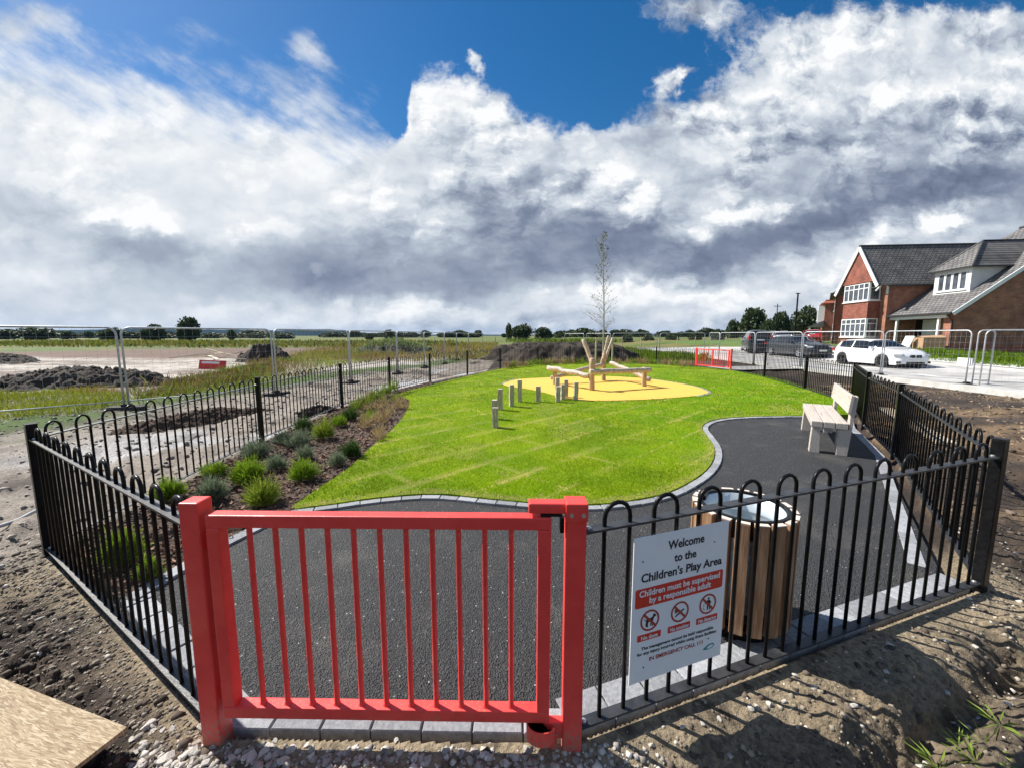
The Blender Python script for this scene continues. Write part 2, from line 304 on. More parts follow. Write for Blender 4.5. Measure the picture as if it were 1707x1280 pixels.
# ------------------------------------------------------------------ helpers: meshes
class MB:
    def __init__(s): s.v=[]; s.f=[]
    def add(s,v,f):
        n=len(s.v); s.v+= [tuple(p) for p in v]; s.f+=[tuple(i+n for i in q) for q in f]; return s
    def box(s,c,size,rz=0,M4=None):
        hx,hy,hz=(a/2 for a in size); m=Matrix.Translation(c)@(Matrix.Rotation(rz,4,'Z') if M4 is None else M4)
        return s.add([m@Vector((x*hx,y*hy,z*hz)) for x in(-1,1) for y in(-1,1) for z in(-1,1)],[(0,1,3,2),(4,6,7,5),(0,4,5,1),(2,3,7,6),(0,2,6,4),(1,5,7,3)])
    def bar(s,a,b,w,h,up=Vector((0,0,1))):
        a,b=Vector(a),Vector(b); d=b-a; L=d.length; x=d/L; y=up.cross(x)
        if y.length<1e-4: y=Vector((0,1,0)).cross(x)
        y.normalize(); z=x.cross(y); m=Matrix((x,y,z)).transposed().to_4x4()
        return s.box((a+b)/2,(L,w,h),M4=m)
    def tube(s,path,r,n=8,cap=True):
        path=[Vector(p) for p in path]; rr=r if isinstance(r,(list,tuple)) else [r]*len(path); V=[];Fc=[]; up=None
        for i,p in enumerate(path):
            t=(path[min(i+1,len(path)-1)]-path[max(i-1,0)]).normalized()
            if up is None:
                up=Vector((0,0,1)) if abs(t.z)<.9 else Vector((1,0,0))
            x=up.cross(t).normalized(); up=t.cross(x).normalized()
            for k in range(n):
                a=2*PI*k/n; V.append(p+(x*math.cos(a)+up*math.sin(a))*rr[i])
        for i in range(len(path)-1):
            for k in range(n): Fc.append((i*n+k,i*n+(k+1)%n,(i+1)*n+(k+1)%n,(i+1)*n+k))
        if cap: Fc+=[tuple(range(n))[::-1],tuple((len(path)-1)*n+k for k in range(n))]
        return s.add(V,Fc)
    def prism(s,poly,z0,z1,top=True,bottom=True):
        n=len(poly); V=[(p[0],p[1],z0) for p in poly]+[(p[0],p[1],z1) for p in poly]
        Fc=[(i,(i+1)%n,n+(i+1)%n,n+i) for i in range(n)]
        if top: Fc.append(tuple(range(n,2*n)))
        if bottom: Fc.append(tuple(range(n))[::-1])
        return s.add(V,Fc)
    def lathe(s,c,prof,n=24):
        V=[];Fc=[]
        for r,z in prof:
            for k in range(n): V.append((c[0]+r*math.cos(2*PI*k/n),c[1]+r*math.sin(2*PI*k/n),c[2]+z))
        for i in range(len(prof)-1):
            for k in range(n): Fc.append((i*n+k,i*n+(k+1)%n,(i+1)*n+(k+1)%n,(i+1)*n+k))
        return s.add(V,Fc)
    def mesh(s,name,mt,smoothf=False):
        me=bpy.data.meshes.new(name); me.from_pydata(s.v,[],s.f); me.update()
        bm=bmesh.new(); bm.from_mesh(me); bmesh.ops.recalc_face_normals(bm,faces=bm.faces); bm.to_mesh(me); bm.free()
        if mt: me.materials.append(M[mt] if isinstance(mt,str) else mt)
        if smoothf: me.polygons.foreach_set('use_smooth',[True]*len(me.polygons))
        return me
    def build(s,name,mt,parent=None,bevel=0,smoothf=False):
        return link(name,s.mesh(name,mt,smoothf),parent,bevel)
def link(name,me,parent=None,bevel=0,loc=None):
    o=bpy.data.objects.new(name,me); COL.objects.link(o)
    if parent: o.parent=parent
    if loc is not None: o.location=loc
    if bevel:
        b=o.modifiers.new('bevel','BEVEL'); b.width=bevel; b.segments=2; b.limit_method='ANGLE'; b.angle_limit=R(40)
    return o
def tag(o,label,cat,group=None,kind=None):
    if label: o['label']=label
    if cat: o['category']=cat
    if group: o['group']=group
    if kind: o['kind']=kind
    return o
def thing(name,loc,label,cat,rz=0,group=None):
    o=bpy.data.objects.new(name,None); COL.objects.link(o); o.location=loc; o.rotation_euler=(0,0,rz); o.empty_display_size=.1
    return tag(o,label,cat,group)
def struct(o): o['kind']='structure'; return o
def dup(o,loc=None,rz=None,scale=None,label=None,group=None):
    kids=list(o.children)
    def cpy(a,parent):
        c=a.copy(); COL.objects.link(c); c.parent=parent
        for ch in list(a.children): cpy(ch,c)
        return c
    c=cpy(o,None)
    if loc is not None: c.location=loc
    if rz is not None: c.rotation_euler=(0,0,rz)
    if scale is not None: c.scale=scale if isinstance(scale,(tuple,list)) else (scale,)*3
    if label: c['label']=label
    if group: c['group']=group
    return c
def npmesh(name,V,Fq,mt,col=None,smoothf=False,parent=None):
    "many faces fast: V (n,3), Fq (m,k)"
    V=np.asarray(V,np.float32); Fq=np.asarray(Fq,np.int32); m,k=Fq.shape
    me=bpy.data.meshes.new(name); me.vertices.add(len(V)); me.vertices.foreach_set('co',V.ravel())
    me.loops.add(m*k); me.loops.foreach_set('vertex_index',Fq.ravel()); me.polygons.add(m)
    me.polygons.foreach_set('loop_start',np.arange(m,dtype=np.int32)*k)
    if smoothf: me.polygons.foreach_set('use_smooth',np.ones(m,bool))
    me.update(); me.validate()
    if col is not None:
        a=me.color_attributes.new('Col','FLOAT_COLOR','POINT'); c=np.ones((len(V),4),np.float32); c[:,:3]=col; a.data.foreach_set('color',c.ravel())
    me.materials.append(M[mt] if isinstance(mt,str) else mt)
    return link(name,me,parent)
def h2(ix,iy,s):
    n=(ix.astype(np.int64)*374761393+iy.astype(np.int64)*668265263+s*1274126177)&0xffffffff
    n=((n^(n>>13))*1274126177)&0xffffffff; return ((n^(n>>16))&0xffff)/65535.
def vnoise(x,y,s=0):
    xi=np.floor(x);yi=np.floor(y);u=x-xi;v=y-yi;u=u*u*(3-2*u);v=v*v*(3-2*v)
    return (h2(xi,yi,s)*(1-u)+h2(xi+1,yi,s)*u)*(1-v)+(h2(xi,yi+1,s)*(1-u)+h2(xi+1,yi+1,s)*u)*v
def fbm(x,y,oct=5,s=0,gain=.5):
    t=0;a=1;n=0
    for i in range(oct): t=t+a*vnoise(x*2**i+i*17.3,y*2**i+i*9.1,s+i); n+=a; a*=gain
    return t/n
def ss(a,b,x): t=np.clip((x-a)/(b-a),0,1); return t*t*(3-2*t)
def inpoly(px,py,poly):
    r=np.zeros(px.shape,bool); n=len(poly); j=n-1
    for i in range(n):
        xi,yi=poly[i][0],poly[i][1]; xj,yj=poly[j][0],poly[j][1]
        c=((yi>py)!=(yj>py))&(px<(xj-xi)*(py-yi)/((yj-yi) or 1e-9)+xi); r^=c; j=i
    return r
def distpoly(px,py,pts,closed=True):
    d=np.full(px.shape,1e9); n=len(pts)
    for i in range(n if closed else n-1):
        ax,ay=pts[i][:2]; bx,by=pts[(i+1)%n][:2]; ex,ey=bx-ax,by-ay; L=ex*ex+ey*ey
        t=np.clip(((px-ax)*ex+(py-ay)*ey)/L,0,1); d=np.minimum(d,np.hypot(px-ax-t*ex,py-ay-t*ey))
    return d
def spline(pts,n=6,closed=True):
    out=[]; N=len(pts); P=[Vector((p[0],p[1],0)) for p in pts]
    for i in range(N if closed else N-1):
        p0=P[(i-1)%N] if closed or i>0 else P[0]; p1=P[i]; p2=P[(i+1)%N]; p3=P[(i+2)%N] if closed or i+2<N else P[-1]
        for k in range(n):
            t=k/n; out.append(.5*((2*p1)+(p2-p0)*t+(2*p0-5*p1+4*p2-p3)*t*t+(3*p1-p0-3*p2+p3)*t**3))
    if not closed: out.append(P[-1])
    return out
# ------------------------------------------------------------------ the plan of the place
V2=lambda x,y:Vector((x,y,0))
GL=V2(-1.215,1.465); GR=V2(.24,1.44)
LC=V2(-3.52,2.86); L=[LC,V2(-3.93,6.12),V2(-3.95,9.15),V2(-3.64,11.8),V2(-2.97,14.4),V2(-1.93,17.2),V2(-.60,20.3)]
BK=[L[-1],V2(1.46,22.6),V2(3.39,23.4),V2(5.85,23.75),V2(8.35,23.1),V2(9.62,20.85)]
RT=[V2(10.35,18.85),V2(9.9,15.6),V2(8.98,12.15),V2(8.1,9.4),V2(6.32,7.03),V2(5.2,5.28),V2(3.05,2.43)]
FENCE=[GL]+L+BK[1:]+RT+[GR]
up_=lambda pts,z=0:[at(u,v,z) for u,v in pts]
LAWN_PATH=[(487,851),(520,848),(560,843),(620,834),(690,827.5),(740,827),(790,832),(860,839),(930,844),(1000,843.5),(1060,836),(1110,825),(1150,806),(1178,785),(1190,764),(1189,745),(1178,728),(1170,714),(1182,704),(1213,698),(1262,695.5),(1330,694.5),(1392,693)]
LAWN_BACK=[(1432,689),(1400,668),(1340,646),(1277,628),(1225,619),(1160,612),(1095,606.5),(1017,605),(950,606),(896,608),(840,615),(783,627.5),(720,643),(662,659)]
LAWN_BED=[(682,668),(676,690),(655,717),(622,745),(582,782),(540,812),(508,834)]
lawn_path=up_(LAWN_PATH); lawn_pts=lawn_path+up_(LAWN_BACK)+up_(LAWN_BED)
lawn_out=spline(lawn_pts,5)
BED_EDGE=[(487,853),(445,868),(400,889),(350,914),(305,940),(250,971),(200,1001)]
bed_edge=up_(BED_EDGE)
def hz(x,y):
    x=np.asarray(x,float);y=np.asarray(y,float)
    return ss(18,28,x)*.66*ss(9,25,y)+.02*np.clip(y-24,0,12)*ss(12,20,x)
def ground(x,y,detail=True):
    z=hz(x,y); d=np.hypot(x,y)
    ins=inpoly(x,y,FENCE); df=distpoly(x,y,FENCE)
    out=np.where(ins,0,ss(0.02,.45,df))
    near=ss(16,3,d)
    bumps=(fbm(x*2.2,y*2.2,4,3)-.5)*.14+(fbm(x*9,y*9,4,9)-.5)*.085*near+(fbm(x*30,y*30,3,21)-.5)*.046*ss(7,2,d)+ss(.5,.7,fbm(x*13+5,y*13,3,55))*.035*ss(6,2.5,d)*ss(.2,-1.2,x)
    lump=ss(.54,.74,fbm(x*6.5,y*6.5,4,40))*.06*near
    far=(fbm(x*.06,y*.06,4,8)-.5)*.25*ss(25,70,d)
    # a wheel-worn hollow runs past the front of the fence
    rut=distpoly(x,y,[V2(.7,.85),V2(1.2,1.17),V2(1.5,1.37),V2(1.93,1.60),V2(2.66,1.88),V2(3.6,2.12),V2(4.8,2.4)],False)
    road=distpoly(x,y,ROAD_C,False)
    out=out*ss(3.6,4.6,road)
    z=z-(.006+.050*ss(.05,.4,df))*(1-ins)+out*(bumps+lump+far)-.10*np.exp(-(rut/.085)**2)*out*(.5+fbm(x*3,y*3,3,19))+.035*np.exp(-((rut-.20)/.09)**2)*out-.05*ins
    z=z-.10*ss(4.6,4.0,road)*0
    return z
ROAD_C=[V2(17.6,-6),V2(17.7,6),V2(17.9,14),V2(18.2,22),V2(18.6,30),V2(18.4,36),V2(16.6,41.5),V2(12.5,45),V2(5,47)]
road_s=spline(ROAD_C,6,False)
# ------------------------------------------------------------------ ground: one sheet to the horizon
rr=np.concatenate([np.arange(.012,4.2,.0135),4.2*1.02**np.arange(0,374)])
th=np.concatenate([np.linspace(R(-63),R(63),560),np.linspace(R(63),R(297),70)[1:-1]])
RR,TH=np.meshgrid(rr,th,indexing='ij'); gx=(RR*np.sin(TH)).ravel(); gy=(RR*np.cos(TH)).ravel()
gz=ground(gx,gy)
def gcolor(x,y):
    d=np.hypot(x,y); n1=fbm(x*.9,y*.9,5,51); n2=fbm(x*3.1,y*3.1,5,61); n3=fbm(x*.18,y*.18,4,71); n4=fbm(x*14,y*14,4,81)
    def lerp(a,b,t): return a*(1-t[:,None])+b*t[:,None]
    A=np.array
    dark=A([.030,.020,.014]); mid=A([.070,.049,.034]); sandy=A([.31,.25,.165]); grav=A([.30,.262,.222]); pale=A([.50,.465,.42]); redb=A([.15,.095,.068]); fieldg=A([.070,.135,.010]); dry=A([.16,.145,.03]); wetsheen=A([.50,.51,.52])
    c=lerp(np.tile(dark,(len(x),1)),mid,ss(.35,.65,n2)); c=lerp(c,mid*.6,ss(.6,.8,n4)*.5)
    # sandy spill round the front of the fence
    df=distpoly(x,y,[LC,GL,GR,RT[-1]],False)
    front=(y<3.2)*(np.abs(x)<4.5)
    spill=front*ss(.34+.50*ss(-.2,.8,x),.05,df+(n1-.5)*.7)*ss(.25,.55,n4*.5+n2*.5+.05)
    c=lerp(c,sandy,spill*.95)
    # left of the play area: trodden gravel, then a weedy strip and the levelled ground
    lf=distpoly(x,y,[V2(-3.4,1.5)]+L+[V2(.5,22.5),V2(2,30)],False)
    left=((x<-1.2)&(y>2.6)&~inpoly(x,y,FENCE)).astype(float)*ss(-3.2,-3.7,x-ss(9,21,y)*3.6)
    g=lerp(np.tile(grav,(len(x),1)),grav*.62,ss(.42,.7,n2)); g=lerp(g,wetsheen,ss(.6,.68,fbm(x*.55+4,y*.35,4,91))*ss(4,1.2,lf)*.8); g=lerp(g,dark,ss(.62,.72,n1)*.75)  # puddled patches: their pale reflection is put into the colour
    c=lerp(c,g,left*ss(5.2,4.2,lf+(n1-.5)*1.5))
    lev=left*ss(5.0,6.2,lf+(n1-.5)*1.0); p=lerp(np.tile(pale,(len(x),1)),grav*.8,ss(.4,.7,n2)*.7)
    p=lerp(p,redb,ss(24,36,y+(n3-.5)*22)); p=lerp(p,redb*.7,ss(.55,.7,fbm(x*.12,y*.5,4,33))*.7)
    c=lerp(c,p,lev)
    weed=left*np.exp(-((lf-5.6)/1.1)**2); c=lerp(c,fieldg*.8,np.clip(weed*1.3,0,1)*ss(.3,.5,n1))
    # fields
    fld=lerp(np.tile(fieldg,(len(x),1)),dry,ss(.40,.62,n3+.25*(n1-.5))); fld=lerp(fld,fieldg*.55,ss(.55,.75,fbm(x*.05,y*.2,4,17))*.6)
    fl=np.where(x<-6,ss(52,66,y+(n3-.5)*26),ss(25,29,y-np.clip(-x,0,9)*1.0+(n1-.5)*3)); fl=np.maximum(fl,ss(60,75,d))
    fl=fl*(x<13.5+np.clip(y-28,0,90)*1.0)
    c=lerp(c,fld,fl)
    hs=ss(23.2,23.8,x)*(y>8)*(y<60); c=lerp(c,A([.09,.17,.02]),hs*ss(.25,.5,n1))
    # strawy brown turned soil at the right
    rt=(x>3.5)*(y<14)*(x<14.5)*~inpoly(x,y,FENCE); c=lerp(c,A([.20,.135,.075]),rt*ss(.42,.68,fbm(x*.5,y*2.2,5,14))*ss(4,7,d))
    return c
gc=gcolor(gx,gy)
nr,nth=RR.shape
idx=np.arange(nr*nth).reshape(nr,nth); a=idx[:-1]; b=idx[1:]
Fq=np.stack([a,b,np.roll(b,-1,1),np.roll(a,-1,1)],-1).reshape(-1,4)
def groundmat():
    m=mat('ground',(1.12,1.1,1.08),(.62,.60,.58),38,.95,1.0,55,detail=6,attr='Col',lo=.38,hi=.64); return m
M['ground']=groundmat()
G=struct(npmesh('ground',np.stack([gx,gy,gz],1),Fq,'ground',gc,True))
def gz1(x,y): return float(ground(np.array([x]),np.array([y]))[0])
# ------------------------------------------------------------------ surfaces of the play area
from mathutils.geometry import tessellate_polygon
def flat(name,pts,z0,z1,mt):
    n=len(pts); P=[Vector((p[0],p[1],0)) for p in pts]; tri=tessellate_polygon([P]); mb=MB()
    V=[(p.x,p.y,z1) for p in P]+[(p.x,p.y,z0) for p in P]; Fc=[]
    for a,b_,c in tri:
        nz=(P[b_]-P[a]).cross(P[c]-P[a]).z; Fc.append((a,b_,c) if nz>0 else (a,c,b_))
    mb.add(V,Fc+[(i,n+i,n+(i+1)%n,(i+1)%n) for i in range(n)])
    me=bpy.data.meshes.new(name); me.from_pydata(mb.v,[],mb.f); me.update(); me.materials.append(M[mt] if isinstance(mt,str) else mt)
    return link(name,me)
def inset(p,q,d):   # shift a point p towards q
    v=(q-p); return p+v.normalized()*d
ctr=V2(.5,3.2)
tar=[GL+V2(0,.12),GR+V2(0,.12),V2(3.0,2.62),V2(5.05,5.3),V2(6.1,6.95),V2(6.5,7.9),V2(3.2,9.0),V2(.5,7.0),V2(-2.0,6.0)]+bed_edge+[V2(-2.75,2.50)]
struct(flat('tarmac_path',tar,-.06,0.0,'tarmac'))
def lawnmat():
    m=bpy.data.materials.new('turf'); m.use_nodes=True; t=m.node_tree; NT[0]=t; b=t.nodes['Principled BSDF']; b.inputs['Roughness'].default_value=.9; b.inputs['Specular IOR Level'].default_value=.15
    co=t.nodes.new('ShaderNodeTexCoord').outputs['Object']
    n1=noise(co,1.1,4,.55); n2=noise(co,38,4,.7); n3=noise(co,5,5,.6)
    c=mixc(smooth(n1,.38,.62).s,(.19,.30,.006,1),(.29,.375,.008,1)); c=mixc(smooth(n2,.35,.7).s,mixc(1.0,c,(.55,.6,.5,1),'MULTIPLY'),c)
    mp=t.nodes.new('ShaderNodeMapping'); mp.inputs['Rotation'].default_value=(0,0,R(-45)); t.links.new(co,mp.inputs[0])
    br=t.nodes.new('ShaderNodeTexBrick'); t.links.new(mp.outputs[0],br.inputs[0]); br.inputs['Scale'].default_value=1; br.inputs['Brick Width'].default_value=2.2; br.inputs['Row Height'].default_value=.62; br.inputs['Mortar Size'].default_value=.035; br.inputs['Mortar Smooth'].default_value=1
    sm=E_(br.outputs['Fac'])*smooth(n3,.40,.58)*smooth(noise(co,.42,2,.5),.40,.56)
    c=mixc((sm*.85).s,c,(.46,.37,.13,1)); c=mixc((smooth(noise(co,2.3,6,.65),.60,.74)*.5).s,c,(.36,.32,.07,1))
    t.links.new(c,b.inputs['Base Color'])
    bn=t.nodes.new('ShaderNodeBump'); bn.inputs['Strength'].default_value=.8; bn.inputs['Distance'].default_value=.03; t.links.new((n2+n3).s,bn.inputs['Height']); t.links.new(bn.outputs[0],b.inputs['Normal'])
    return m
M['lawn']=lawnmat()
struct(flat('lawn',lawn_out,-.05,.030,'lawn'))
def edgestrip(mtname): pass
bed=[LC+V2(.06,0)]+[p+V2(.07,0) for p in L[1:5]]+[at(720,644)]+up_([(664,661),(683,668),(677,690),(656,717),(623,745),(583,782),(541,812),(509,834),(488,852)])+bed_edge[1:]+[LC+V2(.55,-.28)]
M['mulchbase']=mat('mulch bed',(.035,.022,.016),(.10,.062,.042),26,.95,1.0,40,detail=6)
struct(flat('mulch_bed',bed,-.05,.014,'mulchbase'))
yel=up_([(838,641),(846,637),(862,633),(900,630.5),(950,628.5),(1000,627.5),(1050,629.5),(1090,633),(1130,639),(1160,645),(1176,651),(1180,655.5),(1160,660),(1120,663.5),(1070,666.5),(1010,668),(965,667),(935,662),(905,654),(875,648),(850,645)],.03)
yelo=spline(yel,4); struct(flat('rubber_play_surface',yelo,0,.042,'rubber'))
# ------------------------------------------------------------------ setts round the path
M['sett']=mat('granite sett',(1.08,1.08,1.08),(.78,.78,.79),40,.8,.35,60,attr='Col')
def setts(name,line,w,l,z,side=0.0,h=.09,gap=.006):
    line=[Vector((p[0],p[1],0)) for p in line]
    seg=[(line[i+1]-line[i]).length for i in range(len(line)-1)]; tot=sum(seg); n=max(1,int(tot/l))
    def pos(s):
        for i,q in enumerate(seg):
            if s<=q or i==len(seg)-1: t=(line[i+1]-line[i]); return line[i]+t*min(1,s/q),t.normalized()
            s-=q
    mb=MB(); cols=[]
    for i in range(n):
        a,ta=pos(i*tot/n+gap/2); b,tb=pos((i+1)*tot/n-gap/2); na=Vector((-ta.y,ta.x,0)); nb=Vector((-tb.y,tb.x,0))
        q=[a+na*(side-w/2),b+nb*(side-w/2),b+nb*(side+w/2),a+na*(side+w/2)]; dzr=random.uniform(-.003,.003); e=.006
        V=[(p.x,p.y,z-h) for p in q]+[(p.x,p.y,z+dzr-e) for p in q]; c=sum(q,Vector())/4
        V+=[(p.x+(c.x-p.x)*.05,p.y+(c.y-p.y)*.05,z+dzr) for p in q]
        mb.add(V,[(0,1,5,4),(1,2,6,5),(2,3,7,6),(3,0,4,7),(4,5,9,8),(5,6,10,9),(6,7,11,10),(7,4,8,11),(8,9,10,11)])
        g=random.uniform(.22,.36); cols+= [(g*.97,g,g*1.05)]*12
    me=mb.mesh(name,'sett'); at_=me.color_attributes.new('Col','FLOAT_COLOR','POINT'); c=np.ones((len(mb.v),4),np.float32); c[:,:3]=cols; at_.data.foreach_set('color',c.ravel())
    return struct(link(name,me))
lp=spline(lawn_path,5,False)
setts('kerb_edging',lp,.085,.20,.022,-.055)
setts('kerb_edging',spline(bed_edge,4,False),.11,.20,.018,.06)
nf=(RT[-1]-GR).normalized()
setts('kerb_edging',[GL+V2(-.02,.03),GR+V2(.02,.03)],.115,.205,.004,.06)
setts('kerb_edging',[GR+nf*.02,RT[-1]],.17,.20,.006,.11)
setts('kerb_edging',[RT[-1]+V2(-.02,.18),RT[-2],V2(6.28,7.03),V2(6.75,7.6)],.10,.20,.006,.14)
setts('kerb_edging',[V2(-2.72,2.45),GL+V2(-.06,.03)],.13,.20,.006,.10)
ye=spline(yel,4); ke=[p for p in ye if p.x>at(1120,650).x]; ke.sort(key=lambda p:-math.atan2(p.y-12.3,p.x-4.6)); setts('kerb_edging',ke,.10,.2,.040,.03)
setts('kerb_edging',[p for p in up_([(905,654),(875,648),(850,645),(838,641),(846,637),(862,633)])],.08,.2,.040,.03)
# ------------------------------------------------------------------ black bow-top fences
RAILT,RAILB,HOOPT=.895,.06,.99
_hoops={}
def hoopmesh(w,n=8,r=.009):
    k=(round(w,3),n)
    if k not in _hoops:
        top=HOOPT-w/2; arc=8 if n>5 else 5
        path=[(-w/2,0,.045),(-w/2,0,top)]+[(-w/2*math.cos(PI*i/arc),0,top+w/2*math.sin(PI*i/arc)) for i in range(1,arc)]+[(w/2,0,top),(w/2,0,.045)]
        _hoops[k]=MB().tube(path,r,n).mesh('hoop','black',True)
    return _hoops[k]
def post(parent,p,s=.060,h=1.0,rz=0,bolts=None):
    b=MB(); b.box((p.x,p.y,h/2-.15),(s,s,h+.3),rz); b.box((p.x,p.y,h+.004),(s+.006,s+.006,.008),rz)
    o=b.build('post','black',parent,.004)
    return o
def fence(label,pts,posts,cat='fence'):
    t=thing('metal_fence',pts[0],label,cat)
    loc=lambda p:p-pts[0]
    for i in posts:
        q=pts[min(i+1,len(pts)-1)]-pts[max(i-1,0)]
        post(t,loc(pts[i]),rz=math.atan2(q.y,q.x))
    for i in range(len(pts)-1):
        a,b=loc(pts[i]),loc(pts[i+1]); d=(b-a); Ln=d.length; u=d/Ln; rz=math.atan2(u.y,u.x)
        a=a+u*(.045 if i in posts or i>0 else .0); b=b-u*(.045 if (i+1) in posts or i+1<len(pts)-1 else .0)
        near=min(pts[i].length,pts[i+1].length)<12
        m=MB(); m.bar(a+Vector((0,0,RAILT)),b+Vector((0,0,RAILT)),.048,.009); m.bar(a+Vector((0,0,RAILB)),b+Vector((0,0,RAILB)),.048,.009)
        pn=m.build('panel','rail',t)
        if near:
            bo=MB()
            for p_,sg in ((a,1),(b,-1)):
                for z in (RAILT,RAILB): bo.lathe(p_+u*(sg*.022)+Vector((0,0,z+.0045)),[(.012,0),(.012,.006),(.007,.010),(.0001,.011)],10)
            bo.build('bolt','bolt',pn)
        L_=(b-a).length-.07; n=max(3,round(L_/.243)); pitch=L_/n
        me=hoopmesh(pitch*.5,8 if near else 5,.009 if near else .0095)
        for k in range(n):
            o=bpy.data.objects.new('hoop',me); COL.objects.link(o); o.parent=pn; o.location=a+u*(.035+pitch*(k+.5)); o.rotation_euler=(0,0,rz)
    return t
GLe=GL+V2(-.02,.02); GRe=GR+V2(.035,.02)
fence('short black bow top fence from the near red gate to the left corner',[LC,GLe],[0])
fence('long black bow top fence on the left of the lawn and mulch bed',L,range(1,len(L)))
fence('black bow top fence across the far end in front of the soil mound',BK,range(1,len(BK)-1))
fence('black bow top fence on the right side, running behind the pale bench',RT,range(1,len(RT)-1))
fr=fence('black bow top fence at the front right that carries the white welcome sign',[RT[-1],GRe],[0])
# ------------------------------------------------------------------ near red gate
def redgate(origin,rz,label,wid,bars,mids=(),detail=True):
    t=thing('metal_gate',origin,label,'gate',rz)
    ps=.075
    for x in (0,wid):
        b=MB(); b.box((x,0,.36),(ps,ps,1.32)); b.build('gate_post','red',t,.006)
    x0=ps/2+.022; x1=wid-ps/2-.055; y=-.012; fw=.05
    f=MB(); f.box(((x0+x1)/2,y,.948),(x1-x0,fw,.05)); f.box(((x0+x1)/2,y,.145),(x1-x0,fw,.05))
    for x in (x0+fw/2,x1-fw/2): f.box((x,y,.5465),(fw,fw,.753))
    for x in mids: f.box((x,y,.5465),(fw,fw,.753))
    f.build('gate_frame','red',t,.005)
    n=bars; a=x0+fw; b_=x1-fw; me=None
    for i in range(n):
        x=a+(b_-a)*(i+1)/(n+1)
        if me is None: me=MB().tube([(0,0,.168),(0,0,.172),(0,0,.178),(0,0,.916),(0,0,.921),(0,0,.926)],[.0155,.0135,.0105,.0105,.0135,.0155],10).mesh('gate_bar','red',True)
        link('gate_bar',me,t,loc=(x,y,0))
    if not detail: return t
    hb=MB()
    for z in (.22,.86): hb.box((ps/2+.011,.0,z),(.03,.03,.07))
    hb.build('hinge','red',t,.004)
    c=MB(); c.box((wid,-.004,.995),(ps+.008,ps+.008,.072)); c.box((wid-.108,-.006,1.006),(.14,.052,.040)); c.build('latch_cover','red',t,.006)
    s=MB()
    for x in (-.02,.024): s.tube([(wid+x,-.042,.988),(wid+x,-.050,.988)],.0085,12)
    s.build('bolt','bolt',t)
    k=MB(); k.box((wid-ps/2-.014,-.006,.935),(.016,.03,.06)); k.box((wid-ps/2-.055,-.006,.978),(.08,.05,.008)); k.build('latch','black',t,.003)
    # the rounded catch at the foot of the closing stile
    st=MB(); cx=x1-.03; n=14
    for z0,z1,r0,r1 in ((.045,.060,0,.060),(.060,.110,.050,.060)):
        pl=[]
        for i in range(n+1):
            an=PI*.62+PI*1.25*i/n; pl.append((cx+r1*math.cos(an),y-.012+r1*.75*math.sin(an)))
        if r0:
            for i in range(n,-1,-1):
                an=PI*.62+PI*1.25*i/n; pl.append((cx+r0*math.cos(an),y-.012+r0*.75*math.sin(an)))
        st.prism(pl,z0,z1)
    st.box((wid-.075,-.006,.075),(.09,.036,.07)); st.box((wid-.072,-.02,.03),(.03,.022,.07))
    st.build('gate_stop','red',t,.004)
    return t
gt=redgate(GL,math.atan2(GR.y-GL.y,GR.x-GL.x),'bright red metal gate in the near foreground with latch and square posts',(GR-GL).length,11)
a=BK[-1]; b=RT[0]; redgate(a,math.atan2(b.y-a.y,b.x-a.x),'far red double gate at the back right of the lawn beside the road',(b-a).length,16,mids=((b-a).length/2,),detail=False)
# ------------------------------------------------------------------ welcome sign on the fence
def onplane(u,v,p0,n):
    x=(u-853.5)/F; y=-(v-640)/F; d=Vector((x,cp+y*sp,-sp+y*cp)); o=Vector((0,0,H))
    return o+d*((p0-o).dot(n)/d.dot(n))
sn=Vector((nf.y,-nf.x,0)); sp0=GRe+sn*.026
cs=[onplane(u,v,sp0,sn) for u,v in ((1055,895),(1211,870),(1203,1092),(1050,1137))]
sl_=[(p-sp0).dot(nf) for p in cs]; szs=[p.z for p in cs]
print('SIGN',sl_,szs)
s0=(sl_[0]+sl_[3])/2; s1=(sl_[1]+sl_[2])/2; ztop=(szs[0]+szs[1])/2; zbot=(szs[2]+szs[3])/2; sw=s1-s0; sh_=ztop-zbot
sg=thing('welcome_sign',sp0+nf*s0+Vector((0,0,zbot)),'white sign reading Welcome to the Children\'s Play Area on the front fence','sign',math.atan2(nf.y,nf.x))
b=MB(); b.box((sw/2,0,sh_/2),(sw,.005,sh_)); b.build('board','signwhite',sg,.001)
def rect(mb,x0,z0,x1,z1,y=-.0036,t=.0012,r=.004):
    pl=[]
    for cx,cz,a0 in ((x1-r,z1-r,0),(x0+r,z1-r,90),(x0+r,z0+r,180),(x1-r,z0+r,270)):
        for k in range(4): a=R(a0+k*30); pl.append((cx+r*math.cos(a),cz+r*math.sin(a)))
    return shape(mb,pl,y,t)
def shape(mb,pl,y=-.0036,t=.0012):
    n=len(pl); V=[(p[0],y,p[1]) for p in pl]+[(p[0],y+t,p[1]) for p in pl]
    return mb.add(V,[tuple(range(n)),tuple(range(n,2*n))[::-1]]+[(i,n+i,n+(i+1)%n,(i+1)%n) for i in range(n)])
